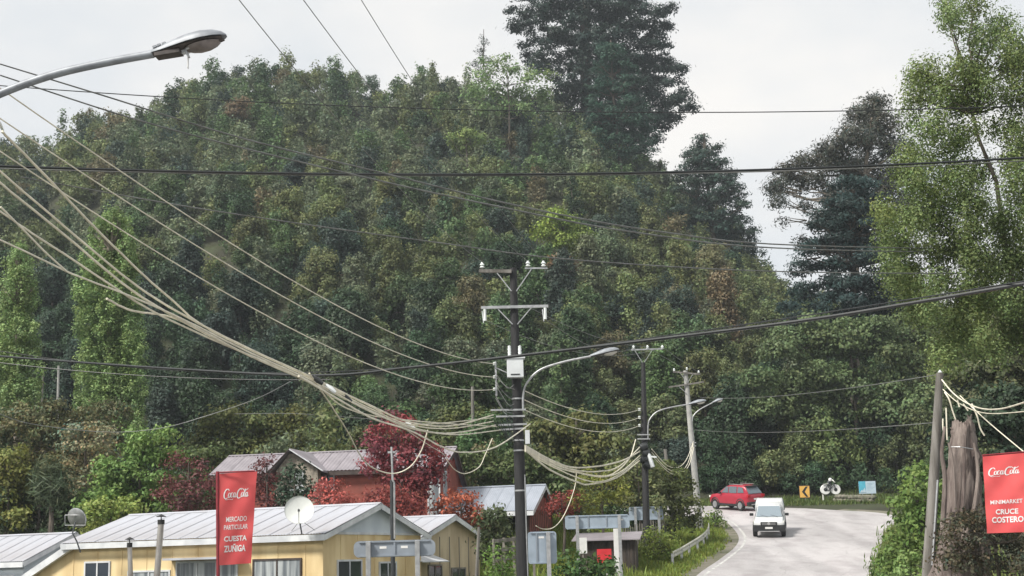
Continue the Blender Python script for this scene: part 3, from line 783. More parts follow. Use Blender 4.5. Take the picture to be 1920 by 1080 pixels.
def house(name, label, corner, rot, L, D, wall_h, rise, wall, roof, trim='white_trim', gable=None, sheet=0.83, waves=7, amp=0.012, over=0.35, ov_side=0.3, battens=1.2, back_drop=0.0, ridge_at=0.5, skip_front=False, batten_mat=None):
    """local axes: x runs to the nearest corner (0), -L..0; y into the house 0..D; eave at wall_h; ridge along x"""
    root = thing(name, label, 'house', corner, rot, None, local=True)
    dr = D * ridge_at
    wm = M[wall]; t = .12
    if not skip_front:
        MB().bbox((-L, 0, 0), (0, t, wall_h)).build('wall', wm, root)
    e = MB().bbox((-t, t, 0), (0, D, wall_h)); e.build('wall', wm, root)
    MB().bbox((-L, t, 0), (-L + t, D, wall_h)).build('wall', wm, root)
    MB().bbox((-L + t, D - t, 0), (-t, D, wall_h)).build('wall', wm, root)
    for x in (-t, -L):
        MB().prism([(x, 0.02, wall_h), (x, D - .02, wall_h), (x, dr, wall_h + rise - .03)], (t * .98, 0, 0)).build('gable_wall', M[gable or wall], root)
    bm_ = batten_mat or wm
    if battens:
        for i in range(int(L / battens) + 1):
            x = -L + .03 + i * battens
            if not skip_front and x < 0: MB().bbox((x, -.018, 0), (x + .05, .0, wall_h - .02)).build('batten', bm_, root)
        for i in range(int(D / battens) + 1):
            y = .0 + i * battens
            MB().bbox((0, y, 0), (.018, y + .05, wall_h - .02)).build('batten', bm_, root)
    # roof sheets
    for s in (0, 1):
        run = (dr if s == 0 else D - dr); drop = 0 if s == 0 else back_drop
        ang = math.atan2(rise + drop, run); sl = math.hypot(run, rise + drop) + over
        me = corrugated(sheet * 1.04, sl, waves, amp, M[roof])
        nsh = int(math.ceil((L + 2 * ov_side) / sheet))
        w = (L + 2 * ov_side) / nsh
        for i in range(nsh):
            o = bpy.data.objects.new('roof_sheet', me); COL.objects.link(o); o.parent = root
            jz = .003 * (i % 2) + random.uniform(0, .002)
            o.scale = (w / sheet, 1, 1)
            if s == 0:
                o.location = (-L - ov_side + i * w, -over * math.cos(ang), wall_h - over * math.sin(ang) + .05 + jz); o.rotation_euler = (ang, 0, 0)
            else:
                o.location = (-L - ov_side + (i + 1) * w, D + over * math.cos(ang), wall_h - drop - over * math.sin(ang) + .05 + jz); o.rotation_euler = (ang, 0, PI)
    MB().prism([(-L - ov_side, dr - .16, wall_h + rise + .02), (-L - ov_side, dr, wall_h + rise + .09), (-L - ov_side, dr + .16, wall_h + rise + .02)], (L + 2 * ov_side, 0, 0)).build('ridge_cap', M[roof], root)
    # trim: fascia along the eave, rakes at both ends
    ang = math.atan2(rise, dr)
    MB().bbox((-L - ov_side, -over * math.cos(ang) - .03, wall_h - over * math.sin(ang) - .2), (ov_side, -over * math.cos(ang), wall_h - over * math.sin(ang) + .02)).build('fascia', M[trim], root)
    for x in (ov_side, -L - ov_side - .03):
        a = (x, -over * math.cos(ang), wall_h - over * math.sin(ang) - .09); b = (x, dr, wall_h + rise - .07)
        MB().bar(a, b, .03, .2).build('rake_board', M[trim], root)
        ang2 = math.atan2(rise + back_drop, D - dr)
        a2 = (x, D + over * math.cos(ang2), wall_h - back_drop - over * math.sin(ang2) - .09)
        MB().bar(b, a2, .03, .2).build('rake_board', M[trim], root)
    # soffit under the end overhang
    MB().add([(0.02, -over * .9, wall_h - over * math.sin(ang) - .02), (ov_side, -over * .9, wall_h - over * math.sin(ang) - .02), (ov_side, dr, wall_h + rise - .01), (0.02, dr, wall_h + rise - .01)], [(0, 1, 2, 3)]).build('soffit', M[trim], root)
    return root
def corner_at(px, py_eave, Y, wall_h):
    p = at(px, py_eave, Y)
    return Vector((p.x, p.y, p.z - wall_h))
TH = R_(-25)
# yellow house along the bottom
hy = house('yellow_house', 'long yellow house with weathered white sheet roof along the bottom edge', corner_at(605, 998, 52, 3.0), TH, 11.6, 7.3, 3.0, at(712, 946, 55.3).z - at(605, 998, 52).z, 'yellow_wall', 'zinc_white', gable='pale_blue', ridge_at=.5)
window(hy, -10.9, -9.75, .9, 2.15, frame='white_trim')
window(hy, -8.75, -6.85, .9, 1.75, frame='white_trim', glass='glass_curtain', mull=1)
window(hy, -6.45, -3.75, .7, 2.05, frame='white_trim', glass='glass_curtain', mull=2)
window(hy, -2.95, -0.95, .8, 2.05, frame='dark_trim', glass='glass_curtain', mull=1)
window(hy, 1.0, 2.6, .8, 1.95, side=0.0, mull=1)
window(hy, 4.0, 5.2, .8, 1.85, side=0.0, mull=1)
MB().bbox((-6.75, -.55, 2.16), (-3.3, 0, 2.24)).build('window_canopy', M['zinc_white'], hy)
MB().bbox((0.0, 0.0, 2.93), (.035, 7.3, 3.02)).build('band_board', M['white_trim'], hy)
# lean-to at its left end
ext = MB().prism([(-11.6, .01, 0), (-11.6, .01, 2.75), (-14.6, .01, 1.25), (-14.6, .01, 0)], (0, .1, 0)); ext.build('lean_to_wall', M['yellow_wall'], hy)
MB().bar((-11.45, -.18, 2.86), (-14.9, -.18, 1.13), .26, .16, up=(0, 1, 0)).build('lean_to_fascia', M['white_trim'], hy)
MB().prism([(-11.5, -.05, 2.98), (-14.95, -.05, 1.25), (-14.95, -.05, 1.21), (-11.5, -.05, 2.94)], (0, 5.0, 0)).build('lean_to_roof', M['zinc_white'], hy)
# white roofed neighbour at the left edge
hb = house('white_house', 'pale house with white sheet roof at the lower left corner', corner_at(44, 1049, 62, 2.9), TH, 8.0, 5.7, 2.9, at(130, 1001, 64.6).z - at(44, 1049, 62).z, 'pale_blue', 'zinc_white', battens=1.6)
window(hb, -1.6, -.55, .8, 2.2, frame='white_trim')
# tan house right of it
ht = house('tan_house', 'cream gabled cottage with rusty white roof right of the yellow house', corner_at(785, 1005, 60, 3.0), TH, 4.2, 5.6, 3.0, at(847, 968, 62.5).z - at(785, 1005, 60).z, 'cream_wall', 'zinc_white', trim='white_trim', battens=.9, back_drop=.0, batten_mat=M['grey_wood'])
window(ht, .8, 1.9, .75, 1.75, side=0.0, frame='grey_wood', mull=1)
window(ht, 2.9, 4.1, .75, 1.6, side=0.0, frame='grey_wood', mull=1)
MB().prism([(0.05, -1.3, 2.25), (0.9, -1.3, 1.95), (0.9, -1.3, 1.91), (0.05, -1.3, 2.21)], (0, 2.3, 0)).build('porch_roof', M['white_trim'], ht)
# red house behind
hr = house('red_house', 'red brown house with brown ribbed roof and stone cross gable behind the yellow house', corner_at(826, 872, 72, 3.2), R_(-10), 11.9, 5.0, 3.2, 1.05, 'red_wall', 'brown_roof', trim='dark_trim', battens=0, sheet=1.0, waves=5, amp=.02, back_drop=.9)
window(hr, -5.95, -5.6, 2.2, 2.95, frame='white_trim', mull=0)
window(hr, .55, 1.15, .5, 2.9, side=0.0, glass='glass_curtain', mull=0)
window(hr, -.62, -.1, .5, 2.7, glass='glass_curtain', mull=0)
g = hr
x0, x1, xa = -8.35, -6.15, -7.55
MB().prism([(x0, -.9, 0), (x1, -.9, 0), (x1, -.9, 3.15), (xa + .12, -.9, 4.0), (xa - .12, -.9, 4.0), (x0, -.9, 3.15)], (0, 1.2, 0)).build('cross_gable_wall', M['stone_face'], g)
MB().prism([(xa, -1.15, 4.26), (x1 + .35, -1.15, 3.1), (x1 + .35, -1.15, 3.0), (xa, -1.15, 4.14)], (0, 3.6, 0)).build('cross_gable_roof', M['brown_roof'], g)
MB().prism([(xa - .01, -1.15, 4.26), (x0 - .35, -1.15, 3.1), (x0 - .35, -1.15, 3.0), (xa - .01, -1.15, 4.14)], (0, 3.6, 0)).build('cross_gable_roof', M['brown_roof'], g)
MB().bar((xa, -1.18, 4.2), (x1 + .37, -1.18, 3.05), .04, .17, up=(0, 1, 0)).build('rake_board', M['white_trim'], g)
MB().bar((xa, -1.18, 4.2), (x0 - .37, -1.18, 3.05), .04, .17, up=(0, 1, 0)).build('rake_board', M['dark_trim'], g)
window(hr, -7.55, -6.95, 2.1, 3.05, y=-.9, frame='white_trim', glass='glass_curtain', mull=0)
# open shed right of the red house
hs = house('open_shed', 'open fronted shed with blue grey sheet roof left of the thick pole', corner_at(992, 953, 72, 2.9), R_(-13), 5.3, 5.7, 2.9, 1.25, 'red_wall', 'zinc_blue', trim='white_trim', battens=.45, skip_front=True, over=.4, batten_mat=M['dark_wood'])
for x in (-5.1, -2.6, -.2):
    MB().bbox((x, .02, 0), (x + .14, .16, 2.9)).build('post', M['dark_wood'], hs)
MB().bbox((-5.2, .02, 2.65), (0, .15, 2.88)).build('beam', M['dark_wood'], hs)
# brown kiosk with boards behind the signs
kp = at(1082, 1000, 70); kz = kp.z - 2.0
kk = thing('kiosk', 'small brown board hut behind the long grey sign back', 'hut', (kp.x, kp.y, kz), R_(-8), local=True)
for i in range(14):
    MB().bbox((.05 + i * .19, 0, 0), (.05 + i * .19 + .175, .03, 1.62 + .03 * (i % 3))).build('board', M['dark_wood'], kk)
MB().bbox((0, .03, 0), (2.8, 2.0, 1.6)).build('shell', M['dark_wood'], kk)
MB().prism([(-.25, -.3, 1.66), (-.25, 2.2, 2.05), (-.25, 2.2, 2.0), (-.25, -.3, 1.61)], (3.3, 0, 0)).build('roof', M['brown_roof'], kk)
def panel_sign(name, label, cat, px0, py0, px1, py1, Y, m, legs=(), lm='grey_wood', thick=.03):
    a, b = at(px0, py1, Y), at(px1, py0, Y)
    root = thing(name, label, cat, ((a.x + b.x) / 2, Y, a.z))
    MB().bbox((a.x, Y - thick, a.z), (b.x, Y, b.z)).build('board', M[m], root)
    for lx in legs:
        p = at(lx, py1, Y); MB().bbox((p.x - .03, Y, ground(p.x, Y) - .2), (p.x + .03, Y + .05, b.z - .03)).build('leg', M[lm], root)
    return root
M['sign_red'] = mat('red_board_paint', (0.62, 0.035, 0.045), 0.5, var=.12)
M['sign_white'] = mat('white_board_paint', (0.75, 0.75, 0.74), 0.5, var=.08)
panel_sign('red_board', 'plain red board leaning among posts below the long grey sign back', 'board', 1120, 1029, 1146, 1056, 67, 'sign_red', (1124, 1142))
panel_sign('paper_notice', 'small white notice on the brown board hut', 'notice', 1086, 1008, 1100, 1038, 69.2, 'sign_white', (1093,))
wp = at(1158, 1056, 66.5); wt = at(1156, 991, 66.5)
tag(MB().bbox((wp.x - .13, wp.y, ground(wp.x, wp.y)), (wp.x + .13, wp.y + .2, wt.z)).build('gate_post', M['sign_white'], off=Vector((wp.x, wp.y, ground(wp.x, wp.y)))), 'thick white post beside the red board', 'post')
# board fence
fa, fb = at(1166, 1045, 74), at(1262, 1010, 82)
fz = [ground(fa.x, fa.y), ground(fb.x, fb.y)]
fr = thing('board_fence', 'weathered grey board fence behind the second tall pole', 'fence', (fa.x, fa.y, fz[0]))
nb = 24
for i in range(nb):
    t = i / (nb - 1); p = fa.lerp(fb, t); z = fz[0] + (fz[1] - fz[0]) * t
    MB().box((p.x, p.y, z + .85), (.105, .025, 2.0 + random.uniform(-.1, .12)), Matrix.Rotation(math.atan2(fb.y - fa.y, fb.x - fa.x) + random.uniform(-.05, .05), 3, 'Z')).build('board', M['grey_wood'], fr)
for h in (.4, 1.4):
    MB().bar((fa.x, fa.y + .06, fz[0] + h), (fb.x, fb.y + .06, fz[1] + h), .04, .09).build('rail', M['grey_wood'], fr)
# low garden rails left of the thick pole
ga, gb = at(925, 1020, 56), at(1000, 1012, 58)
gr = thing('garden_fence', 'low plank fence in the garden left of the thick pole', 'fence', (ga.x, ga.y, ground(ga.x, ga.y)))
for i in range(5):
    p = ga.lerp(gb, i / 4); MB().bbox((p.x - .05, p.y, ground(p.x, p.y)), (p.x + .05, p.y + .08, p.z + .2)).build('post', M['grey_wood'], gr)
for dz in (0.1, -.25, -.6):
    MB().bar(ga + Vector((0, -.03, dz)), gb + Vector((0, -.03, dz)), .03, .14).build('plank', M['grey_wood'], gr)

# ------------------------------------------------------------------ roof furniture
M['galv'] = mat('galvanised_steel', (0.50, 0.51, 0.52), 0.4, 0.6, c2=(0.36, 0.37, 0.38), scale=6)
M['dull_steel'] = mat('stove_pipe_steel', (0.55, 0.53, 0.50), 0.35, 0.7, c2=(0.33, 0.30, 0.28), scale=4, stretch=(1, 1, .3))
M['soot'] = mat('sooty_metal', (0.03, 0.03, 0.03), 0.6, 0.3)
M['dish'] = mat('dish_enamel', (0.66, 0.68, 0.66), 0.45, var=.06)
M['tar'] = mat('tarred_pole_wood', (0.034, 0.034, 0.036), 0.7, c2=(0.016, 0.016, 0.018), scale=8, stretch=(1, 1, .12), bump=.35, contrast=(.3, .7))
M['pale_pole'] = mat('grey_pole_wood', (0.22, 0.21, 0.195), 0.85, c2=(0.12, 0.112, 0.10), scale=6, stretch=(1, 1, .12), bump=.3)
M['concrete'] = mat('pole_concrete', (0.42, 0.42, 0.40), 0.85, c2=(0.32, 0.32, 0.31), scale=3, bump=.1)
M['sign_back'] = mat('sign_back_grey', (0.29, 0.33, 0.38), 0.5, 0.2, c2=(0.24, 0.27, 0.31), scale=2)
M['sign_back_pale'] = mat('sign_back_pale_grey', (0.36, 0.43, 0.51), 0.5, 0.1, c2=(0.29, 0.35, 0.42), scale=2)
M['steel_dark'] = mat('painted_dark_steel', (0.05, 0.055, 0.06), 0.5, 0.3)
M['porcelain'] = mat('insulator_porcelain', (0.70, 0.74, 0.73), 0.25, var=.1)
M['box_grey'] = mat('pale_grey_box_paint', (0.62, 0.65, 0.67), 0.45, var=.06)
M['lamp_grey'] = mat('lamp_housing_grey', (0.30, 0.325, 0.355), 0.5, 0.2, c2=(0.21, 0.225, 0.25), scale=9)
M['lamp_lens'] = mat('lamp_lens', (0.62, 0.60, 0.55), 0.15, var=.05)
M['lens_dark'] = mat('dark_lamp_lens', (0.22, 0.19, 0.18), 0.25, c2=(0.15, 0.13, 0.125), scale=14)  # darker grey-brown lens for the near lamp
M['lamp_under'] = mat('lamp_underside', (0.09, 0.075, 0.07), 0.6, c2=(0.045, 0.04, 0.04), scale=12)
M['cable_pale'] = mat('cream_lit_cable', (0.82, 0.78, 0.64), 0.4, c2=(0.60, 0.56, 0.45), scale=2.5)  # cream highlights along the cables put into their base colour
M['cable_grey'] = mat('grey_wire', (0.20, 0.205, 0.20), 0.45, 0.3)
M['cable_black'] = mat('black_cable', (0.025, 0.028, 0.03), 0.4)
M['dead_wood'] = mat('dead_stump_wood', (0.29, 0.245, 0.22), 0.9, c2=(0.07, 0.05, 0.046), scale=5, stretch=(1, 1, .16), bump=.9, bscale=14, contrast=(.3, .7))
M['paint_pale'] = mat('pale_scuff', (0.66, 0.66, 0.62), 0.6)
def flue(label, px, py0, py1, Y, r, capk):
    a, b = at(px[0], py1, Y), at(px[1], py0, Y)
    root = thing('stove_pipe', label, 'chimney', (a.x, a.y, a.z - 1.2))
    MB().tube([a - Vector((0, 0, 1.2)), a, b], [r, r, r * .95], 14).build('pipe', M['dull_steel'], root, smooth=True)
    MB().tube([b - Vector((0, 0, .02)), b + Vector((0, 0, .14))], [r * 1.12] * 2, 14).build('collar', M['soot'], root, smooth=True)
    MB().tube([b + Vector((0, 0, .1)), b + Vector((0, 0, .3))], [.02] * 2, 6).build('cap_stem', M['soot'], root)
    MB().lathe([(r * capk, .0), (r * capk, .015), (.02, .09)], b + Vector((0, 0, .24)), 14).build('cap', M['soot'], root)
flue('thicker, taller bright stove pipe leaning before the yellow house', (294, 302), 982, 1085, 50.6, .11, 1.6)
flue('shorter stove pipe with a black cap before the yellow house', (245, 243), 1025, 1085, 50.6, .085, 1.9)
def dish(label, c, R, aim, mast_pts, m='dish', struts=True):
    root = thing('satellite_dish', label, 'satellite dish', tuple(mast_pts[0]))
    ax = aim.normalized().to_track_quat('Z', 'Y').to_matrix()
    prof = [(R * i / 8, .22 * R * (i / 8) ** 2) for i in range(1, 9)]
    prof = [(R * .01, -.0)] + prof + [(R, .22 * R + .02), (R * .98, .22 * R - .03)] + [(R * i / 8, .22 * R * (i / 8) ** 2 - .03) for i in range(7, 0, -1)]
    MB().lathe(prof, c, 28, ax).build('reflector', M[m], root, smooth=True)
    f = c + ax @ Vector((0, -.25 * R, .95 * R))
    a = MB().tube([c + ax @ Vector((0, -R * .95, .2 * R)), f], .014, 6).build('feed_arm', M['galv'], root)
    MB().tube([f, f - ax @ Vector((0, 0, .12))], [.035, .045], 8).build('receiver', M['steel_dark'], a)
    MB().tube(mast_pts, .028, 8).build('mast', M['steel_dark'], root, smooth=True)
    if struts:
        for s in (-1, 1):
            MB().tube([mast_pts[-1].lerp(mast_pts[0], .3), mast_pts[0] + Vector((s * .42, .35, .12))], .012, 5).build('strut', M['galv'], root)
    return root
dc = at(561, 958, 51.2)
dish('round pale satellite dish on the eave of the yellow house', dc, .52, Vector((.12, -1, .32)), [at(566, 1001, 51.4), at(563, 985, 51.6), dc + Vector((0, .08, -.1))])
d2 = at(142, 973, 54.5)
r2 = dish('grey satellite dish seen from behind at the left end of the yellow house roof', d2, .40, Vector((.35, 1, .45)), [at(151, 1036, 54.2), at(144, 1015, 54.2), at(136, 1000, 54.2), d2 + Vector((0, -.05, -.12))], 'galv', False)
fq = [at(122, 966, 54.4), at(160, 966, 54.4), at(160, 985, 54.4), at(122, 985, 54.4)]
MB().tube(fq + [fq[0]], .018, 5).build('mount_frame', M['galv'], r2)

# ------------------------------------------------------------------ poles
def insulator(root, p, s=1.0, n=3):
    prof = []
    for i in range(n):
        z = i * .09 * s
        prof += [(.045 * s, z), (.095 * s, z + .025 * s), (.06 * s, z + .06 * s), (.045 * s, z + .08 * s)]
    MB().lathe(prof + [(.03 * s, n * .09 * s + .03 * s)], p, 10).build('insulator', M['porcelain'], root, smooth=True)
def shaft(root, pts, rs, m, n=14):
    return MB().tube(pts, rs, n).build('shaft', M[m], root, smooth=True)
def foot(p_top, p_bot):
    """carry the line on to the ground"""
    d = (p_bot - p_top).normalized(); p = p_bot.copy()
    for _ in range(60):
        if p.z <= ground(p.x, p.y) - .3: break
        p += d * .15
    return p
def street_lamp(label, arm, Y, hl, hw, tip_dir, r=.035, lens='lamp_lens', lm='galv'):
    pts = [at(x, y, Y + dy) for x, y, dy in arm]
    root = thing('street_lamp', label, 'street lamp', tuple(pts[0]), group='street lamps')
    cr = catmull(pts, 6)
    MB().tube(cr, r, 10).build('arm', M[lm], root, smooth=True)
    e = pts[-1]; d = (Vector(tip_dir)).normalized(); s = d.cross(Vector((0, 0, 1))).normalized(); u = s.cross(d)
    rings, ring2 = [], []
    prof = [(-.02, .32, .30), (.0, .42, .42), (.12, .5, .55), (.3, .72, .8), (.5, .95, 1.0), (.68, 1.0, 1.0), (.84, .86, .82), (.95, .55, .5), (1.0, .2, .18)]
    n = 14
    for t, w, h in prof:
        c = e + d * hl * t
        ring = []
        for k in range(n):
            a = PI * k / (n - 1)
            ring.append(c + s * (math.cos(a) * hw / 2 * w) + u * (math.sin(a) * hw * .42 * h))
        rings.append(ring)
    head = MB().loft(rings).build('head', M['lamp_grey'], root, smooth=True)
    rr = []
    for t, w, h in prof[1:-1]:
        c = e + d * hl * t
        rr.append([c + s * (math.cos(a) * hw / 2 * w * .9) - u * (.012 + math.sin(a) * hw * .06) for a in [PI * k / 9 for k in range(10)]])
    MB().loft(rr).build('underside', M['lamp_under'], head, smooth=True)
    ln = []
    for t in (.45, .52, .62, .74, .84, .9):
        w = math.sin(PI * (t - .42) / .5) ** .5; c = e + d * hl * t
        ln.append([c + s * (math.cos(a) * hw / 2 * .82 * w) - u * (.03 + math.sin(a) * hw * .26 * w) for a in [PI * k / 9 for k in range(10)]])
    MB().loft(ln).build('lens', M[lens], head, smooth=True)
    return root, e, d, s, u, head
def catmull(pts, k=6):
    out = []
    for i in range(len(pts) - 1):
        p0, p1, p2, p3 = pts[max(i - 1, 0)], pts[i], pts[i + 1], pts[min(i + 2, len(pts) - 1)]
        for j in range(k):
            t = j / k
            out.append(0.5 * ((2 * p1) + (p2 - p0) * t + (2 * p0 - 5 * p1 + 4 * p2 - p3) * t * t + (3 * p1 - p0 - 3 * p2 + p3) * t ** 3))
    return out + [pts[-1]]
# --- nearest pole, thick and tarred
Y1 = 46.0
top, bot = at(962, 503, Y1), at(980, 1085, Y1)
ft = foot(top, bot)
p1 = thing('utility_pole', 'thick black tarred pole, nearest of the row, two crossarms and pale box', 'pole', (ft.x, ft.y, ground(ft.x, ft.y)), group='utility poles')
shaft(p1, [ft, bot, at(975, 900, Y1), at(966, 640, Y1), top], [.215, .205, .185, .145, .12], 'tar')
def xarm(root, a, b, Y, m='galv', w=.09, h=.09, dy=-.17):
    return MB().bar(at(*a, Y + dy), at(*b, Y + dy), w, h).build('crossarm', M[m], root)
def brace(root, a, b, Y, dy=-.2, m='galv', w=.05):
    return MB().bar(at(*a, Y + dy), at(*b, Y + dy), w, .03).build('brace', M[m], root)
xarm(p1, (898, 508), (959, 509), Y1, 'pale_pole', .1, .11)
xarm(p1, (984, 503), (1026, 503), Y1, 'galv', .05, .05)
xarm(p1, (902, 577), (1028, 574), Y1)
brace(p1, (932, 512), (959, 546), Y1); brace(p1, (996, 505), (968, 546), Y1)
brace(p1, (934, 580), (961, 608), Y1); brace(p1, (996, 577), (970, 608), Y1)
for x, y in ((904, 503), (990, 500), (1019, 500)): insulator(p1, at(x, y, Y1 - .17), .95, 2)
for x, y in ((909, 580), (1022, 577)):
    c = at(x, y, Y1 - .25)
    MB().tube([c, c - Vector((0, 0, .38))], [.045, .05], 8).build('fuse_cutout', M['porcelain'], p1, smooth=True)
    MB().bar(c + Vector((-.09, 0, -.05)), c + Vector((-.05, 0, -.45)), .025, .025).build('fuse_tube', M['box_grey'], p1)
bx0, bx1 = at(951, 709, Y1 - .3), at(981, 673, Y1 - .3)
bxm = MB().bbox((bx0.x, Y1 - .5, bx0.z), (bx1.x, Y1 - .18, bx1.z)).build('switch_box', M['box_grey'], p1, bevel=.015)
MB().bbox((bx0.x - .06, Y1 - .53, bx1.z), (bx1.x + .06, Y1 - .15, bx1.z + .05)).build('lid', M['box_grey'], bxm)
MB().bbox((bx0.x + .12, Y1 - .512, bx0.z + .07), (bx1.x - .12, Y1 - .5, bx0.z + .11)).build('latch', M['steel_dark'], bxm)
for x in (955.5, 975):
    c = at(x, 672, Y1 - .33)
    MB().lathe([(.035, .05), (.06, .1), (.045, .14), (.06, .2), (.045, .24), (.06, .3), (.045, .34), (.055, .4), (.02, .42)], c, 10).build('bushing', M['porcelain'], bxm, smooth=True)
for y in (748, 826, 845, 920):
    c = at(970 + (y - 740) * .03, y, Y1)
    MB().tube([c - Vector((0, 0, .025)), c + Vector((0, 0, .025))], [.19, .19], 14).build('strap', M['galv'], p1, smooth=True)
for (xa, ya), (xb, yb) in (((920, 769), (986, 768)), ((930, 781), (984, 780)), ((934, 797), (988, 795)), ((936, 806), (986, 803))):
    MB().bar(at(xa, ya, Y1 - .25), at(xb, yb, Y1 - .25), .05, .055).build('cable_rack', M['galv'], p1)
jb0, jb1 = at(985, 833, Y1 - .22), at(993, 807, Y1 - .22)
MB().bbox((jb0.x, Y1 - .35, jb0.z), (jb1.x, Y1 - .2, jb1.z)).build('junction_box', M['box_grey'], p1, bevel=.01)
rk = MB().bar(at(929, 678, Y1 - .1), at(931, 742, Y1 - .1), .06, .05, up=(0, 1, 0)).build('wire_rack', M['galv'], p1)
MB().bar(at(931, 690, Y1 - .1), at(962, 704, Y1 - .1), .03, .03).build('rack_bracket', M['galv'], rk)
for y in (682, 707, 730):
    c = at(927, y, Y1 - .15); MB().lathe([(.035, -.05), (.05, -.03), (.03, 0), (.05, .03), (.035, .05)], c, 8).build('spool', M['porcelain'], rk, smooth=True)
gp = [at(984, 890, Y1 - .2), at(987, 1000, Y1 - .22), at(990, 1085, Y1 - .25)]
MB().tube(gp, .018, 6).build('ground_conduit', M['galv'], p1)
street_lamp('street lamp on the thick black nearest pole', [(981, 770, -.2), (981, 742, -.2), (988, 718, -.25), (1012, 694, -.3), (1055, 679, -.35), (1108, 668, -.4)], Y1, .95, .34, at(1160, 655, Y1) - at(1108, 667, Y1), .036)
# --- second pole
Y2 = 76.0
top, bot = at(1206, 680, Y2), at(1213, 1040, Y2); ft = foot(top, bot)
p2 = thing('utility_pole', 'second dark pole with V shaped top and black splice boxes', 'pole', (ft.x, ft.y, ground(ft.x, ft.y)), group='utility poles')
shaft(p2, [ft, bot, at(1209, 850, Y2), top], [.21, .2, .17, .115], 'tar')
xarm(p2, (1183, 656), (1243, 654), Y2, 'galv', .07, .07, 0)
brace(p2, (1190, 657), (1205, 681), Y2, 0, w=.06); brace(p2, (1223, 656), (1207, 681), Y2, 0, w=.06)
for x in (1188, 1214, 1242): insulator(p2, at(x, 654, Y2), .95, 2)
for y in (768, 783, 798):
    c = at(1199, y, Y2 - .2); MB().lathe([(.05, -.08), (.08, -.05), (.05, 0), (.08, .05), (.05, .08)], c, 8).build('spool', M['porcelain'], p2, smooth=True)
for y in (815, 823): MB().bar(at(1195, y, Y2 - .22), at(1219, y, Y2 - .22), .05, .06).build('cable_rack', M['galv'], p2)
for i, (x, y) in enumerate(((1207, 838), (1212, 850), (1208, 862), (1214, 872))):
    MB().lathe([(.1, -.22), (.2, -.18), (.22, 0), (.2, .18), (.1, .22)], at(x, y, Y2 - .25), 10, Matrix.Rotation(R_(75 + 12 * i), 3, 'Y')).build('splice_box', M['cable_black'], p2, smooth=True)
c0, c1 = at(1216, 850, Y2 - .35), at(1224, 876, Y2 - .45)
MB().tube([c0, c1], [.1, .12], 10).build('terminal_box', M['box_grey'], p2, smooth=True)
MB().bar(at(1218, 856, Y2 - .4), at(1231, 857, Y2 - .5), .08, .08).build('camera_arm', M['box_grey'], p2)
street_lamp('street lamp on the second dark pole', [(1215, 822, -.2), (1215, 800, -.2), (1219, 785, -.2), (1234, 771, -.2), (1262, 763, -.2), (1292, 758, -.2)], Y2, .95, .36, at(1322, 751, Y2) - at(1292, 757, Y2), .036)
# --- third pole, concrete, leaning
Y3 = 90.0
top, bot = at(1285, 695, Y3), at(1312, 992, Y3); ft = foot(top, bot)
p3 = thing('utility_pole', 'pale concrete pole leaning left beside the road bend', 'pole', (ft.x, ft.y, ground(ft.x, ft.y)), group='utility poles')
shaft(p3, [ft, bot, top], [.235, .225, .14], 'concrete')
xarm(p3, (1262, 697), (1313, 702), Y3, 'pale_pole', .1, .1)
xarm(p3, (1254, 726), (1320, 716), Y3, 'pale_pole', .1, .1)
brace(p3, (1276, 700), (1287, 716), Y3); brace(p3, (1299, 702), (1290, 716), Y3); brace(p3, (1273, 725), (1288, 738), Y3)
for x, y in ((1264, 696), (1288, 694), (1310, 700)): insulator(p3, at(x, y, Y3 - .17), .9, 2)
for y in (830, 836): MB().bar(at(1292, y, Y3 - .25), at(1305, y, Y3 - .25), .05, .06).build('cable_rack', M['galv'], p3)
street_lamp('farthest street lamp, on the leaning concrete pole', [(1298, 790, -.2), (1300, 780, -.2), (1312, 768, -.2), (1336, 755, -.2)], Y3, .72, .34, at(1357, 748, Y3) - at(1336, 755, Y3), .034)
# --- near lamp at the upper left, its pole stands outside the picture
Y0 = 12.5
nl, e, d, s, u, head = street_lamp('big grey street lamp with open underside at the upper left corner', [(-135, 420, 0), (-132, 290, 0), (-100, 225, 0), (0, 176, 0), (100, 140, 0), (200, 117, 0), (288, 101, 0)], Y0, .70, .25, at(430, 72, Y0) - at(288, 102, Y0) + Vector((0, -.06, 0)), .038, 'lens_dark', 'lamp_grey')
lp_top = at(-135, -900, Y0); gz0 = ground(lp_top.x, Y0)
MB().tube([(lp_top.x - .12, Y0, gz0 - .3), (lp_top.x - .12, Y0, gz0 + 5), (lp_top.x - .12, Y0, lp_top.z + .3)], [.19, .17, .12], 12).build('pole', M['tar'], nl, smooth=True)
MB().bar(e + d * .17 - u * .035 - s * .03, e + d * .33 - u * .03 - s * .03, .055, .05).build('ballast', M['box_grey'], head)
MB().bar(e + d * .02 - u * .03, e + d * .26 - u * .05, .13, .035).build('hatch', M['lamp_under'], head)
MB().bar(e + d * .30 - u * .03, e + d * .32 - u * .12, .03, .02).build('latch', M['galv'], head)
MB().bar(e + d * .315 - u * .1, e + d * .315 - u * .1 - Vector((0, 0, .12)), .038, .006).build('hanging_tag', M['sign_white'], head)
for i, (a_, b_) in enumerate(((.34, .52), (.36, .56))):
    MB().tube([e + d * (a_ - .02) - u * .05 + s * (.05 - .1 * i), e + d * b_ - u * .035 + s * (.05 - .1 * i)], .012, 6).build('hinge_rod', M['galv'], head)
for k, (t_, h_) in enumerate(((.02, .075), (.08, .085), (.15, .092))):
    MB().bar(e + d * t_ * .7 + u * h_ * .62, e + d * (t_ + .05) * .7 + u * (h_ + .006) * .62, .1, .02).build('clamp', M['lamp_grey'], head)
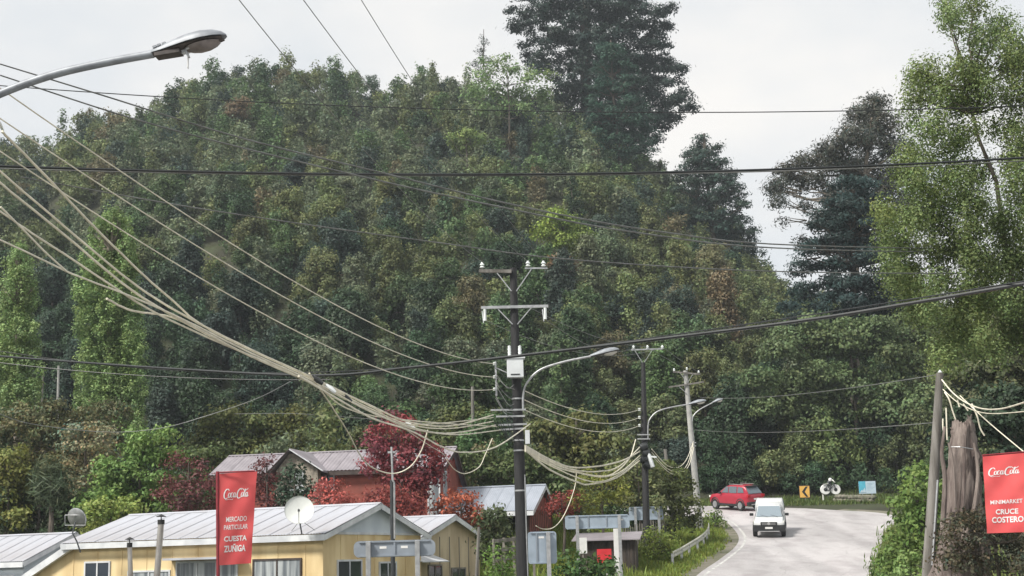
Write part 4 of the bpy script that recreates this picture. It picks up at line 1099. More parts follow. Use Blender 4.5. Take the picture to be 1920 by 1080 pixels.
# --- slender posts
def post(name, label, a, b, Y, r, m, to_ground=True, n=8, cat='post'):
    top, bot = at(*a, Y), at(*b, Y)
    ftp = foot(top, bot) if to_ground else bot
    o = MB().tube([ftp, bot, top], [r * 1.1, r, r * .85], n).build(name, M[m], off=Vector((ftp.x, ftp.y, max(ground(ftp.x, ftp.y), ftp.z))), smooth=True)
    return tag(o, label, cat)
post('slender_post', 'slender grey post standing left of the thick black pole among trees', (886, 725), (887, 856), 84, .11, 'pale_pole')
post('slender_post', 'thin pale post right of the tan house', (898, 988), (893, 1090), 51, .06, 'pale_pole')
post('slender_post', 'leaning thin wooden post between the second and the concrete pole', (1247, 842), (1266, 1020), 83, .11, 'pale_pole')
post('slender_post', 'thin pale pole seen between the two poplars, the left one', (82, 690), (78, 772), 98, .07, 'pale_pole')
post('slender_post', 'thin grey pole seen between the two poplars, the right one', (110, 686), (108, 765), 98, .09, 'concrete')
sp = thing('service_mast', 'dark steel mast with pale conduit before the red plum tree', 'pole', tuple(foot(at(734, 838, 49), at(737, 1085, 49))))
MB().tube([foot(at(734, 838, 49), at(737, 1085, 49)), at(737, 1085, 49), at(735, 900, 49)], [.085, .08, .075], 10).build('shaft', M['steel_dark'], sp, smooth=True)
MB().tube([at(740, 1010, 48.9), at(739, 905, 48.9), at(736, 900, 48.9), at(734, 838, 49)], .035, 8).build('conduit', M['galv'], sp, smooth=True)
MB().bar(at(727, 848, 49), at(741, 848, 49), .05, .07).build('bracket', M['galv'], sp)
# --- leaning pole and stump on the right
YR = 38.0
top, bot = at(1762, 700, YR), at(1741, 1060, YR); ft = foot(top, bot)
pr = thing('utility_pole', 'grey leaning wooden pole beside the tall dead stump on the right', 'pole', (ft.x, ft.y, ground(ft.x, ft.y)), group='utility poles')
shaft(pr, [ft, bot, at(1752, 880, YR), top], [.165, .155, .135, .095], 'pale_pole')
insulator(pr, at(1763, 704, YR), .7, 2)
MB().tube([at(1758, 900, YR - .15), at(1748, 1060, YR - .18)], .03, 6).build('conduit', M['galv'], pr)
def stump():
    Y = 37.2
    rows = [(1090, 1745, 1850), (1040, 1758, 1846), (980, 1768, 1840), (930, 1774, 1836), (905, 1777, 1838), (880, 1780, 1830), (858, 1779, 1834), (840, 1782, 1829), (822, 1783, 1828), (808, 1784, 1825), (796, 1786, 1823), (793, 1792, 1818)]
    rg = np.random.default_rng(77); n = 44
    flutes = 1 + .08 * np.sin(np.arange(n) * 2 * PI / n * 3 + 1) + .06 * np.sin(np.arange(n) * 2 * PI / n * 7) + rg.normal(0, .09, n)
    rings = []
    base = at((rows[0][1] + rows[0][2]) / 2, rows[0][0], Y)
    allr = [(None, 0, 0)] + rows
    for i, (py, a, b) in enumerate(rows):
        c = at((a + b) / 2, py, Y); r = (b - a) / 2 * Y / F_PX
        f = np.roll(flutes, int(rg.integers(-1, 2))) + rg.normal(0, .06, n)
        jag = rg.uniform(-.12, .12, n) if i >= len(rows) - 2 else np.zeros(n)
        rings.append([c + Vector((math.cos(2 * PI * k / n) * r * f[k], math.sin(2 * PI * k / n) * r * f[k], jag[k])) for k in range(n)])
    g0 = [Vector((p.x + (p.x - base.x) * .25, p.y + (p.y - base.y) * .25, ground(base.x, Y) - .3)) for p in rings[0]]
    rings.insert(0, g0)
    root = thing('tree_stump', 'tall broken dead tree stump beside the leaning grey pole', 'stump', (base.x, base.y, ground(base.x, Y)))
    MB().loft(rings).build('trunk', M['dead_wood'], root, smooth=70)
    for i, (pts, r) in enumerate((([(1768, 990), (1772, 900), (1766, 850), (1772, 800)], .07), ([(1790, 960), (1788, 880), (1779, 830)], .06), ([(1826, 960), (1834, 890), (1826, 830)], .06), ([(1805, 960), (1808, 880), (1806, 815)], .055))):
        P = catmull([at(x, y, Y - .55 - .06 * (i % 2)) for x, y in pts], 5)
        MB().tube(P, [r * (1.1 - .6 * k / (len(P) - 1)) for k in range(len(P))], 7).build('root_strand', M['dead_wood'], root, smooth=True)
    for k in range(11):
        a_ = R_(360 * k / 11 + 10); c = at(1805, 800, Y); rr_ = rg.uniform(.2, .26); h_ = rg.uniform(.12, .5)
        b_ = Vector((c.x + math.cos(a_) * rr_, c.y + math.sin(a_) * rr_, c.z - .15))
        MB().tube([b_, b_ + Vector((rg.normal() * .03, 0, h_ * .6)), b_ + Vector((rg.normal() * .06, 0, h_))], [.075, .05, .012], 5).build('splinter', M['dead_wood'], root)
    MB().tube([at(1782, 838, Y - .62), at(1800, 838, Y - .75), at(1824, 842, Y - .6)], .012, 5).build('binding_wire', M['galv'], root)
stump()

# ------------------------------------------------------------------ cables
def plan(px, Y):
    p = at(px, 700, Y); return Vector((p.x, p.y))
def on_plane(A, B, px, py):
    """where the line of sight through a pixel meets the vertical plane over the plan line A-B: (t, z)"""
    d = ray(px, py); ab = B - A
    # A + t*ab = s*(d.x, d.y)
    det = ab.x * -d.y + d.x * ab.y
    t = (A.x * d.y - d.x * A.y) / det
    s = (ab.x * -A.y - ab.y * -A.x) / det
    return t, CAM_Z + s * d.z
def cable(label, A, B, obs, r=.012, m='cable_grey', za=None, zb=None, spline=False, group=None, n=36, name='overhead_cable', t0=0.0, t1=1.0, wob=0.0):
    """A,B: Vector (x,y,z) or plan (x,y). obs: pixels the cable passes through."""
    if len(A) == 3: za = A.z; A = Vector((A.x, A.y))
    if len(B) == 3: zb = B.z; B = Vector((B.x, B.y))
    tz = [on_plane(A, B, *o) for o in obs]
    if spline:
        P = [(0, za)] * (za is not None) + sorted(tz) + [(1, zb)] * (zb is not None)
        pts = catmull([Vector((A.x + (B.x - A.x) * t, A.y + (B.y - A.y) * t, z)) for t, z in P], max(3, n // len(P)))
    else:
        rows, rhs = [], []
        for t, z in tz: rows.append([1, t, t * t]); rhs.append(z)
        for t, z in ((0, za), (1, zb)):
            if z is not None: rows.append([60, 60 * t, 60 * t * t]); rhs.append(60 * z)
        a, b, c = np.linalg.lstsq(np.array(rows, float), np.array(rhs, float), rcond=None)[0]
        pts = []
        for i in range(n + 1):
            t = t0 + (t1 - t0) * i / n
            pts.append(Vector((A.x + (B.x - A.x) * t, A.y + (B.y - A.y) * t, a + b * t + c * t * t)))
    if wob:
        for i, p in enumerate(pts[1:-1]): p += Vector((random.uniform(-wob, wob), 0, random.uniform(-wob, wob)))
    if isinstance(r, tuple): r = [r[0] + (r[1] - r[0]) * i / (len(pts) - 1) for i in range(len(pts))]
    o = MB().tube(pts, r, 6).build(name, M[m], off=pts[0], smooth=True)
    return tag(o, label, 'cable', group or 'overhead cables')
def cable_px(label, pts, r, m='cable_pale', group=None, k=7, name='hanging_cable'):
    P = catmull([at(*p) for p in pts], k)
    return tag(MB().tube(P, r, 6).build(name, M[m], off=P[0], smooth=True), label, 'cable', group or 'overhead cables')
M['cable_wire'] = mat('weathered_aluminium_wire', (0.15, 0.155, 0.15), 0.5, .2, var=.3)
LPp = plan(-135, Y0)
hv = [(905, 492), (990, 490), (1019, 490)]
for i, (obs, lab) in enumerate((([(450, 0), (517, 88), (700, 300)], 'leftmost of the three thin wires crossing the sky down to the nearest pole top'), ([(570, 0), (650, 110), (800, 296)], 'middle one of the three thin wires crossing the sky to the nearest pole'), ([(680, 0), (755, 130), (880, 310)], 'rightmost of the three thin wires crossing the sky to the nearest pole'))):
    cable(lab, LPp + Vector((.3 * i, 0)), at(*hv[i], Y1 - .17), obs, .008)
for i, (obs, end, lab) in enumerate((([(70, 215), (250, 340), (480, 480), (700, 610)], (927, 682), 'uppermost of three bright wires running to the rack on the nearest pole'),
                                     ([(8, 240), (290, 395), (480, 530), (700, 645)], (927, 707), 'middle of three bright wires running to the rack on the nearest pole'),
                                     ([(0, 290), (180, 395), (480, 580), (700, 688)], (927, 730), 'lowest of three bright wires running to the rack on the nearest pole'))):
    cable(lab, LPp, at(*end, Y1 - .15), obs, (.007, .014), 'cable_pale')
cl = [at(-6, 222, 13.6), at(6, 245, 13.8)]
k_ = tag(MB().tube([cl[0], cl[0].lerp(cl[1], .5), cl[1]], [.012, .02, .01], 8).build('wire_clamp', M['porcelain'], off=cl[0], smooth=True), 'pale wire clamp at the left edge below the big lamp', 'clamp')
STR = 'pale strands of the sagging cable bundle'
def strand(lab, obs, end, r, A=LPp): cable(lab, A, at(*end, Y1 - .3), obs, r, 'cable_pale', spline=True, group=STR, n=60, wob=.003)
strand('topmost thick pale strand of the sagging bundle from the left edge', [(-60, 265), (0, 321), (120, 424), (250, 531), (350, 594), (470, 655), (590, 710), (690, 758), (770, 792), (850, 798)], (925, 778), (.010, .021))
strand('thick pale strand just under the topmost one of the sagging bundle', [(-60, 290), (0, 343), (120, 440), (250, 546), (350, 606), (470, 668), (590, 720), (690, 768), (770, 803), (850, 812)], (930, 797), (.011, .023))
strand('pale strand entering the left edge mid height above the poplars', [(-60, 350), (0, 396), (60, 437), (140, 489), (280, 580), (420, 646), (590, 715), (690, 764), (770, 797), (850, 803)], (925, 790), (.009, .019))
strand('pale strand entering the left edge lowest, crossing both poplars', [(-60, 415), (0, 449), (70, 482), (134, 513), (261, 562), (350, 602), (470, 662), (590, 716), (700, 775), (790, 806), (860, 815)], (940, 806), (.008, .018))
strand('thin pale strand dropping steeply from the wire clamp into the bundle', [(4, 246), (18, 261), (98, 343), (175, 424), (261, 508), (320, 560), (400, 622), (590, 712), (700, 764), (770, 796)], (925, 783), .014)
strand('thin pale strand looping below the bundle above the taller poplar', [(200, 560), (245, 582), (300, 590), (350, 606), (470, 668), (590, 722), (700, 780)], (932, 800), .014, A=plan(150, 16))
cable('short pale wire linking two strands across the slimmer poplar', plan(0, 13.5), plan(126, 14.3), [(1, 388), (45, 432), (85, 473), (124, 508)], .01, 'cable_pale', spline=True, group=STR)
strand('lowest pale strand passing under the bundle to the right of the nearest pole', [(560, 705), (640, 752), (700, 785), (770, 808), (830, 838), (870, 848), (930, 838)], (994, 795), .018, A=plan(540, 22))
for i, (x, y, yy) in enumerate(((596, 712, 24.5), (620, 728, 25.5), (650, 745, 27), (770, 797, 34))):
    a_ = at(x - 9, y - 6, yy); b_ = at(x + 9, y + 8, yy)
    tag(MB().tube([a_, a_.lerp(b_, .5), b_], [.03, .05, .03], 8).build('cable_splice', M['box_grey' if i % 2 else 'cable_black'], off=a_, smooth=True), ['dark splice on the sagging bundle where the black cable crosses', 'pale splice on the sagging bundle just right of the black cable', 'dark splice on the sagging bundle above the broad olive tree', 'pale splice on the sagging bundle above the plum tree'][i], 'splice', 'splices on the bundle')
cable_px('long loop of cable hanging from the bundle across the plum tree', [(580, 700, 24), (622, 762, 27), (655, 815, 31), (672, 848, 33), (695, 875, 35), (735, 888, 36), (768, 876, 36), (790, 845, 36), (802, 806, 36)], .016)
cable_px('cable loop hanging left of the thick pole over the open shed', [(923, 822, 45.6), (910, 852, 45), (898, 876, 44), (872, 888, 43), (852, 880, 42), (838, 862, 41)], .014)
cable_px('thin service wire from the bundle to the red house roof', [(700, 772, 36), (745, 795, 42), (800, 832, 50), (832, 852, 60), (838, 862, 70)], .012)
# black cables across the view
cable('thick black cable crossing the whole picture in front of the nearest pole', plan(-120, 42), plan(2040, 23), [(0, 668), (300, 690), (590, 704), (770, 689), (930, 672), (1200, 640), (1500, 602), (1700, 570), (1920, 532)], .034, 'cable_black', n=70, spline=True)
cable('thinner black cable twinned with the thick one on the right half', plan(900, 36), plan(2040, 22.6), [(960, 668), (1200, 635), (1500, 595), (1700, 562), (1920, 527)], .014, 'cable_black', n=50)
cable('thin dark cable just above the thick black one at the left', plan(-120, 41), plan(900, 40), [(0, 659), (290, 690), (600, 700), (880, 676)], .014, 'cable_black', n=50)
cable('thin dark cable just below the thick black one at the left', plan(-120, 41), plan(620, 38), [(0, 680), (200, 700), (400, 710), (600, 712)], .012, 'cable_black', n=40)
cable('thick dark twisted cable running level across the upper third', plan(-90, 21), plan(2020, 26), [(0, 312), (400, 322), (800, 327), (1150, 326), (1380, 320), (1660, 309), (1870, 299)], .022, 'cable_black', n=60)
cable('thin strand wound along the level cable across the upper third', plan(-90, 21.1), plan(2020, 26.1), [(0, 316), (400, 325), (800, 330), (1150, 329), (1380, 322), (1660, 313), (1870, 305)], .01, 'cable_grey', n=60)
cable('highest thin level wire, crossing the huge conifer', plan(-90, 30), plan(2020, 30), [(0, 160), (170, 173), (600, 198), (1000, 207), (1300, 211), (1700, 205), (1920, 199)], .0115, 'cable_black', n=60)
cable('upper of two thin wires slanting from behind the big lamp to the right', plan(-90, 14), plan(2020, 62), [(0, 120), (190, 178), (450, 258), (700, 320), (1000, 392), (1250, 436), (1500, 460), (1900, 468)], (.007, .019), 'cable_wire', n=60, spline=True)
cable('lower of two thin wires slanting from behind the big lamp to the right', plan(-90, 13.5), plan(2020, 62.6), [(0, 141), (300, 237), (640, 322), (900, 380), (1200, 437), (1500, 467), (1900, 474)], (.007, .019), 'cable_wire', n=60, spline=True)
cable('thin wire slanting just above the nearest pole top to the right edge', plan(-20, 18), plan(2020, 50), [(40, 332), (400, 395), (800, 452), (1100, 489), (1500, 510), (1920, 513)], (.008, .017), 'cable_wire', n=60, spline=True)
# nearest pole to second pole
GT = 'wires between the two dark poles'
for i, (a, obs, b) in enumerate((((984, 733), [(1040, 758), (1100, 772)], (1199, 768)), ((984, 750), [(1040, 775), (1110, 791)], (1199, 783)), ((987, 770), [(1050, 797), (1120, 808)], (1199, 798)))):
    cable(['upper', 'middle', 'lower'][i] + ' single wire sagging between the two tall dark poles', at(*a, Y1 - .2), at(*b, Y2 - .25), obs, .015, 'cable_pale', group=GT)
for i, (a, obs, b) in enumerate((((1022, 598), [(1060, 628), (1115, 650)], (1188, 653)), ((990, 575), [(1060, 608), (1130, 636)], (1214, 650)), ((909, 600), [(1000, 640), (1100, 662)], (1242, 650)))):
    cable(['left', 'middle', 'right'][i] + ' thin top wire from the crossarm of the nearest pole to the V topped pole', at(*a, Y1), at(*b, Y2), obs, .01, 'cable_grey', group=GT)
BS = 'pale strands of the bundle between the two dark poles'
for i, (obs, b, r) in enumerate((([(1040, 866), (1082, 877), (1140, 871), (1175, 860)], (1200, 846), .034), ([(1040, 870), (1082, 882), (1120, 884), (1160, 875)], (1200, 838), .03), ([(1030, 866), (1080, 884), (1120, 892), (1150, 888), (1180, 860)], (1192, 824), .03),
                                 ([(1040, 874), (1090, 888), (1130, 894), (1165, 884)], (1200, 854), .028), ([(1030, 880), (1080, 903), (1106, 908), (1157, 895)], (1199, 864), .034), ([(1030, 872), (1090, 898), (1125, 903), (1160, 890)], (1201, 858), .024))):
    cable(['topmost', 'second', 'third', 'fourth', 'lowest', 'fifth'][i] + ' strand of the pale bundle sagging between the two dark poles', at(985, 836 + i * 2, Y1 - .2), at(*b, Y2 - .3), obs, r, 'cable_pale', spline=True, group=BS, n=40, wob=.006)
cable_px('drop cable falling from the pale bundle to the square sign back', [(1081, 884, 56), (1078, 912, 56), (1066, 948, 55.5), (1052, 975, 55), (1036, 990, 54), (1018, 992, 53.5), (1005, 986, 53)], .016)
for i, (obs, a, b) in enumerate((([(1250, 878), (1275, 884), (1290, 868)], (1222, 848), (1300, 832)), ([(1250, 872), (1272, 876), (1288, 860)], (1222, 842), (1300, 828)), ([(1255, 886), (1276, 888), (1292, 872)], (1224, 856), (1301, 838)))):
    cable(['lowest', 'topmost', 'middle'][[1, 0, 2][i]] + ' strand sagging between the second pole and the leaning concrete pole', at(*a, Y2 - .2), at(*b, Y3 - .25), obs, .022, 'cable_pale', spline=True, group='strands to the concrete pole')
for i, (obs, a, b) in enumerate((([(1300, 693)], (1214, 650), (1288, 692)), ([(1250, 680)], (1242, 650), (1310, 698)))):
    cable(['left', 'right'][i] + ' thin wire from the V topped pole to the concrete pole', at(*a, Y2), at(*b, Y3 - .17), obs[:0], .012, 'cable_grey')
cable('upper thin wire from the concrete pole to the leaning grey pole', at(1312, 745, Y3), at(1760, 702, YR), [(1500, 738), (1650, 722)], .013, 'cable_grey')
cable('lower thin wire from the concrete pole to the leaning grey pole', at(1302, 806, Y3), at(1757, 792, YR), [(1420, 810), (1560, 808)], .013, 'cable_grey')
# cut ends hanging from the leaning pole
cable_px('pale cable swinging right from the leaning grey pole top to the right edge', [(1766, 712, 37.8), (1785, 735, 37), (1808, 753, 36), (1840, 766, 34), (1880, 766, 31), (1940, 748, 27)], .018)
cable_px('service wire sloping down right behind the right red banner', [(1800, 742, 37.5), (1836, 776, 36), (1870, 806, 35), (1935, 860, 33)], .014)
cable_px('second pale cable swinging right below the leaning grey pole top', [(1768, 730, 37.8), (1800, 757, 37), (1850, 775, 35), (1940, 770, 30)], .012)
for i, pts in enumerate(([(1771, 735, 37.7), (1780, 750, 37.6), (1786, 770, 37.6), (1794, 793, 37.6)], [(1774, 765, 37.6), (1775, 795, 37.6), (1776, 825, 37.6)], [(1768, 785, 37.6), (1768, 800, 37.6), (1770, 812, 37.6)], [(1822, 757, 36.5), (1832, 780, 36.4), (1838, 803, 36.4), (1846, 817, 36.4)], [(1795, 750, 37), (1799, 763, 37)], [(1806, 757, 37), (1815, 770, 37)])):
    cable_px(['cut cable end hanging in a crook beside the leaning grey pole', 'longest straight cut cable end hanging by the stump', 'short cut cable end hugging the leaning grey pole', 'cut cable end hanging right of the stump', 'tiny cut cable end nearest the leaning pole above the stump', 'tiny cut cable end farther from the leaning pole above the stump'][i], pts, .02, group='cut cable ends', name='cut_cable')
cable_px('thin dark wire sagging across the left bushes below the poplars', [(-10, 772, 60), (60, 795, 61), (200, 810, 62), (300, 803, 62), (380, 782, 62), (480, 748, 61), (545, 715, 60)], .014, 'cable_grey')
cable_px('faint level wire behind the bundle left of the plum tree', [(440, 776, 80), (560, 776, 80), (700, 786, 80), (880, 800, 80)], .014, 'cable_grey')
for i in range(9):   # tangle between the wire rack and the shaft
    a_ = at(929 + random.uniform(-2, 3), 690 + i * 7, Y1 - .15); b_ = at(962 + random.uniform(-3, 4), 712 + i * 9, Y1 - .3)
    mid = a_.lerp(b_, .5) + Vector((random.uniform(-.1, .1), -.1, -random.uniform(.1, .45)))
    MB().tube(catmull([a_, mid, b_], 6), .009, 5).build('jumper_wire', M['cable_grey' if i % 3 else 'cable_black'], p1, smooth=True)
for i in range(7):
    a_ = at(925 + 6 * i, 790 + random.uniform(-14, 10), Y1 - .35); b_ = at(950 + 5 * i, 822 + random.uniform(-12, 14), Y1 - .35)
    MB().tube(catmull([a_, a_.lerp(b_, .5) + Vector((0, -.08, -random.uniform(.05, .3))), b_], 6), .01, 5).build('jumper_wire', M['cable_black'], p1, smooth=True)

# ------------------------------------------------------------------ road sign backs and guard rails
def rounded(w, h, r, n=4):
    out = []
    for cx, cz, a0 in ((w / 2 - r, h / 2 - r, 0), (-w / 2 + r, h / 2 - r, 90), (-w / 2 + r, -h / 2 + r, 180), (w / 2 - r, -h / 2 + r, 270)):
        for k in range(n + 1):
            a = R_(a0 + 90 * k / n); out.append((cx + r * math.cos(a), cz + r * math.sin(a)))
    return out
def sign_back(label, x0, y0, x1, y1, Y, posts, m, ribs=(), rot=0.0, stickers=(), rr=.12):
    a, b = at(x0, y1, Y), at(x1, y0, Y); w, h = b.x - a.x, b.z - a.z
    c = Vector(((a.x + b.x) / 2, Y, (a.z + b.z) / 2)); gz = ground(c.x, Y)
    root = thing('road_sign', label, 'road sign', (c.x, Y, gz), rot, 'road signs seen from behind', local=True)
    zc = c.z - gz
    MB().prism([(x, .03, zc + z) for x, z in rounded(w, h, rr)], (0, .025, 0)).build('panel', M[m], root)
    pan = root.children[0]
    for z in (h / 2 - .035, -h / 2 + .035):
        MB().bbox((-w / 2 + rr, -.01, zc + z - .02), (w / 2 - rr, .0285, zc + z + .02)).build('edge_rail', M[m], root)
    for f in ribs:
        MB().bbox((-w / 2 + w * f - .025, -.005, zc - h / 2 + .06), (-w / 2 + w * f + .025, .0285, zc + h / 2 - .06)).build('rib', M['sign_back'], root)
    for px in posts:
        X = at(px, (y0 + y1) / 2, Y).x - c.x
        gl = ground(c.x + X, Y) - gz
        MB().bbox((X - .07, -.14, gl - .3), (X + .07, -.012, zc + h / 2 - .02)).build('post', M['galv'], root, bevel=.012)
    for f, g_ in stickers:
        MB().bbox((-w / 2 + w * f - .1, .024, zc - h / 2 + h * g_ - .035), (-w / 2 + w * f + .1, .0295, zc - h / 2 + h * g_ + .035)).build('sticker', M['sign_white'], root)
    return root
sign_back('dark grey back of a wide sign on two posts before the yellow house', 663, 1011, 816, 1046, 42, (691, 783), 'sign_back', (.5,), 0, ((.36, .58), (.62, .58)), .16)
sign_back('pale grey back of a squarish sign right of the thick black pole', 991, 996, 1043, 1058, 50, (1028,), 'sign_back_pale', (.3,), R_(4), ((.47, .82),), .1)
sign_back('pale back of a long sign on two posts right of the square one', 1060, 964, 1180, 993, 65, (1082, 1161), 'sign_back_pale', (.36, .64), 0, ((.87, .62),), .12)
sign_back('pale grey back of a sign behind the second dark pole', 1180, 949, 1243, 976, 79, (1191, 1235), 'sign_back_pale', (.5,), 0, (), .08)
def guard_rail(label, y0, y1, off):
    ln = dense(RL, 12); pl, _ = offset_line(ln, off, 0)
    P = [p for p in pl if y0 <= p.y <= y1]
    root = thing('guard_rail', label, 'guard rail', (P[0].x, P[0].y, ground(P[0].x, P[0].y)), group='guard rails')
    prof = [(-.16, 0), (-.12, .05), (-.06, .05), (0, 0), (.06, .05), (.12, .05), (.16, 0)]
    vs, fs = [], []; n = len(prof)
    for i, p in enumerate(P):
        q = P[min(i + 1, len(P) - 1)] - P[max(i - 1, 0)]; q.normalize(); nr = Vector((q.y, -q.x))
        z = SLOPE * p.y + .62
        for dz, d_ in prof: vs.append((p.x + nr.x * d_, p.y + nr.y * d_, z + dz))
    for i in range(len(P) - 1):
        for k in range(n - 1): fs.append((i * n + k, i * n + k + 1, (i + 1) * n + k + 1, (i + 1) * n + k))
    MB().add(vs, fs).build('beam', M['rail_paint'], root)
    acc = 0; last = None
    for i, p in enumerate(P):
        if last is None or (p - last).length > 2.0:
            last = p; MB().bbox((p.x - .06, p.y - .05, SLOPE * p.y - .3), (p.x + .06, p.y + .05, SLOPE * p.y + .7)).build('post', M['galv'], root)
M['rail_paint'] = mat('white_rail_paint', (0.64, 0.63, 0.55), 0.5, .1, c2=(0.42, 0.42, 0.36), scale=2)
guard_rail('white guard rail at the bottom edge left of the road', 52, 67.5, -3.4)
guard_rail('white guard rail in the grass on the inside of the bend', 72.5, 88, -1.75)

# ------------------------------------------------------------------ banners with their lettering
def text_mesh(s, bold=0.0):
    cu = bpy.data.curves.new('lettering', 'FONT'); cu.body = s; cu.size = 1.0; cu.offset = bold; cu.resolution_u = 3
    o = bpy.data.objects.new('lettering', cu); COL.objects.link(o)
    dg = bpy.context.evaluated_depsgraph_get()
    me = bpy.data.meshes.new_from_object(o.evaluated_get(dg))
    V = [(v.co.x, v.co.y) for v in me.vertices]; Fc = [tuple(p.vertices) for p in me.polygons]
    bpy.data.objects.remove(o); bpy.data.curves.remove(cu); bpy.data.meshes.remove(me)
    xs = [v[0] for v in V]; ys = [v[1] for v in V]
    x0, x1, y0, y1 = min(xs), max(xs), min(ys), max(ys)
    return [((x - x0) / (x1 - x0), (y - y0) / (y1 - y0)) for x, y in V], Fc
def script_logo():
    """flowing script lettering: pen strokes drawn as ribbons with a slanted nib"""
    V, Fc = [], []
    def stroke(pts, w=.055):
        P = catmull([Vector((x + .28 * y, y, 0)) for x, y in pts], 7)
        o = len(V)
        for i, p in enumerate(P):
            q = (P[min(i + 1, len(P) - 1)] - P[max(i - 1, 0)]); q = q.normalized() if q.length > 1e-6 else Vector((1, 0, 0))
            n = Vector((-q.y, q.x, 0)); k = w * (.42 + .75 * abs(q.y)) * min(1, .35 + 4 * min(i, len(P) - 1 - i) / len(P))
            V.append((p.x + n.x * k, p.y + n.y * k)); V.append((p.x - n.x * k, p.y - n.y * k))
        for i in range(len(P) - 1): Fc.append((o + 2 * i, o + 2 * i + 1, o + 2 * i + 3, o + 2 * i + 2))
    def arc(cx, cy, rx, ry, a0, a1, n=10): return [(cx + rx * math.cos(R_(a0 + (a1 - a0) * i / n)), cy + ry * math.sin(R_(a0 + (a1 - a0) * i / n))) for i in range(n + 1)]
    stroke(arc(.42, .55, .36, .46, 35, 300) + [(.80, .22)], .075)                    # C
    stroke([(.30, .08), (.55, -.02), (.95, .03), (1.35, -.02), (1.5, .06)], .04)      # its tail
    stroke(arc(.86, .42, .15, .22, 80, 440), .06)                                     # o
    stroke([(.98, .55), (1.1, .5)] , .035)
    stroke(arc(1.22, .42, .15, .22, 50, 320), .06)                                    # c
    stroke(arc(1.56, .42, .14, .21, 60, 420), .06); stroke([(1.7, .64), (1.68, .3), (1.76, .2), (1.88, .3)], .055)   # a
    stroke([(1.84, .42), (1.96, .42)], .06)                                           # hyphen
    stroke(arc(2.3, .52, .34, .44, 50, 300) + [(2.62, .2)], .075)                     # C
    stroke([(2.02, .7), (2.2, .98), (2.55, .99), (2.9, .80), (3.25, .86), (3.4, 1.0)], .05)  # its crest
    stroke(arc(2.72, .42, .15, .22, 80, 440), .06)                                    # o
    stroke([(2.86, .45), (3.0, .62), (3.06, .86), (2.98, .92), (2.94, .7), (2.98, .3), (3.06, .2), (3.16, .3)], .05)  # l
    stroke(arc(3.32, .40, .14, .2, 60, 420), .06); stroke([(3.46, .62), (3.44, .3), (3.52, .2), (3.66, .34)], .055)  # a
    xs = [v[0] for v in V]; ys = [v[1] for v in V]; x0, x1, y0, y1 = min(xs), max(xs), min(ys), max(ys)
    return [((x - x0) / (x1 - x0), (y - y0) / (y1 - y0)) for x, y in V], Fc
M['banner_red'] = mat('banner_red_cloth', (0.76, 0.125, 0.125), 0.65, c2=(0.66, 0.088, 0.094), scale=1.2)
M['banner_edge'] = mat('banner_dark_red_frame', (0.22, 0.025, 0.035), 0.6)
M['banner_white'] = mat('banner_white_print', (0.78, 0.76, 0.76), 0.65, var=.05)
def banner(label, quad, Y, texts, pole, dyr=0.0, wave=.03):
    """quad px: top-left, top-right, bottom-right, bottom-left"""
    ys = (Y, Y + dyr, Y + dyr, Y)
    q = [at(x, y, yy) for (x, y), yy in zip(quad, ys)]
    def S(u, v, lift=0.0):   # u 0..1 left-right, v 0..1 bottom-top
        a = q[3].lerp(q[2], u); b = q[0].lerp(q[1], u); p = a.lerp(b, v)
        return p + Vector((0, wave * (math.sin(u * 4.2 + v * 2.0) * (.4 + u) + .35 * math.sin(u * 9 - v * 13) + .3 * math.sin(v * 21 + u * 5) * u) - lift, 0))
    base = q[3]
    root = thing('banner', label, 'banner', (base.x, base.y, ground(base.x, base.y)), group='red advertising banners')
    n, m_ = 14, 26
    vs = [S(i / n, j / m_) for j in range(m_ + 1) for i in range(n + 1)]
    vb = [p + Vector((0, .012, 0)) for p in vs]
    fs = [(j * (n + 1) + i, j * (n + 1) + i + 1, (j + 1) * (n + 1) + i + 1, (j + 1) * (n + 1) + i) for j in range(m_) for i in range(n)]
    cloth = MB().add(vs, fs).add(vb, fs).build('cloth', M['banner_red'], root, smooth=True)
    def inv(px, py):   # pixel -> u,v by relaxation
        u = v = .5
        for _ in range(30):
            x, y = proj(S(u, v)); x1, y1 = proj(S(u + .01, v)); x2, y2 = proj(S(u, v + .01))
            a, b, c, d = (x1 - x) / .01, (x2 - x) / .01, (y1 - y) / .01, (y2 - y) / .01
            det = a * d - b * c; ex, ey = px - x, py - y
            u += (d * ex - b * ey) / det; v += (a * ey - c * ex) / det
        return u, v
    for s, (x0, y0, x1, y1), bold, mm in texts:
        V, Fc = script_logo() if s is None else text_mesh(s, bold)
        (ua, va), (ub, vb_) = inv(x0, y1), inv(x1, y0)
        MB().add([S(ua + (ub - ua) * x, va + (vb_ - va) * y, .008) for x, y in V], Fc).build('logo' if s is None else 'lettering', M[mm], cloth)
    for o in pole:
        a_, b_ = at(*o[0], Y + o[3]), at(*o[1], Y + o[3])
        if o[4]: b_ = foot(a_, b_)
        MB().tube([b_, a_], o[2], 10).build('pole' if o[4] else 'top_bar', M['banner_edge'], root, smooth=True)
    return root
banner('red upright banner reading Mercado Particular Cuesta Zuñiga before the yellow house', [(411, 888), (482, 884), (471, 1056), (411, 1060)], 36,
       [(None, (419, 914, 467, 938), 0, 'banner_white'), ('MERCADO', (424, 967, 463, 979), .015, 'banner_white'), ('PARTICULAR', (420, 982, 465, 994), .015, 'banner_white'), ('CUESTA', (420, 1003, 463, 1016), .03, 'banner_white'), ('ZUÑIGA', (420, 1018, 461, 1036), .03, 'banner_white')],
       [((408, 884), (409, 1090), .045, .03, True), ((408, 886), (478, 883), .02, .02, False)], dyr=.3)
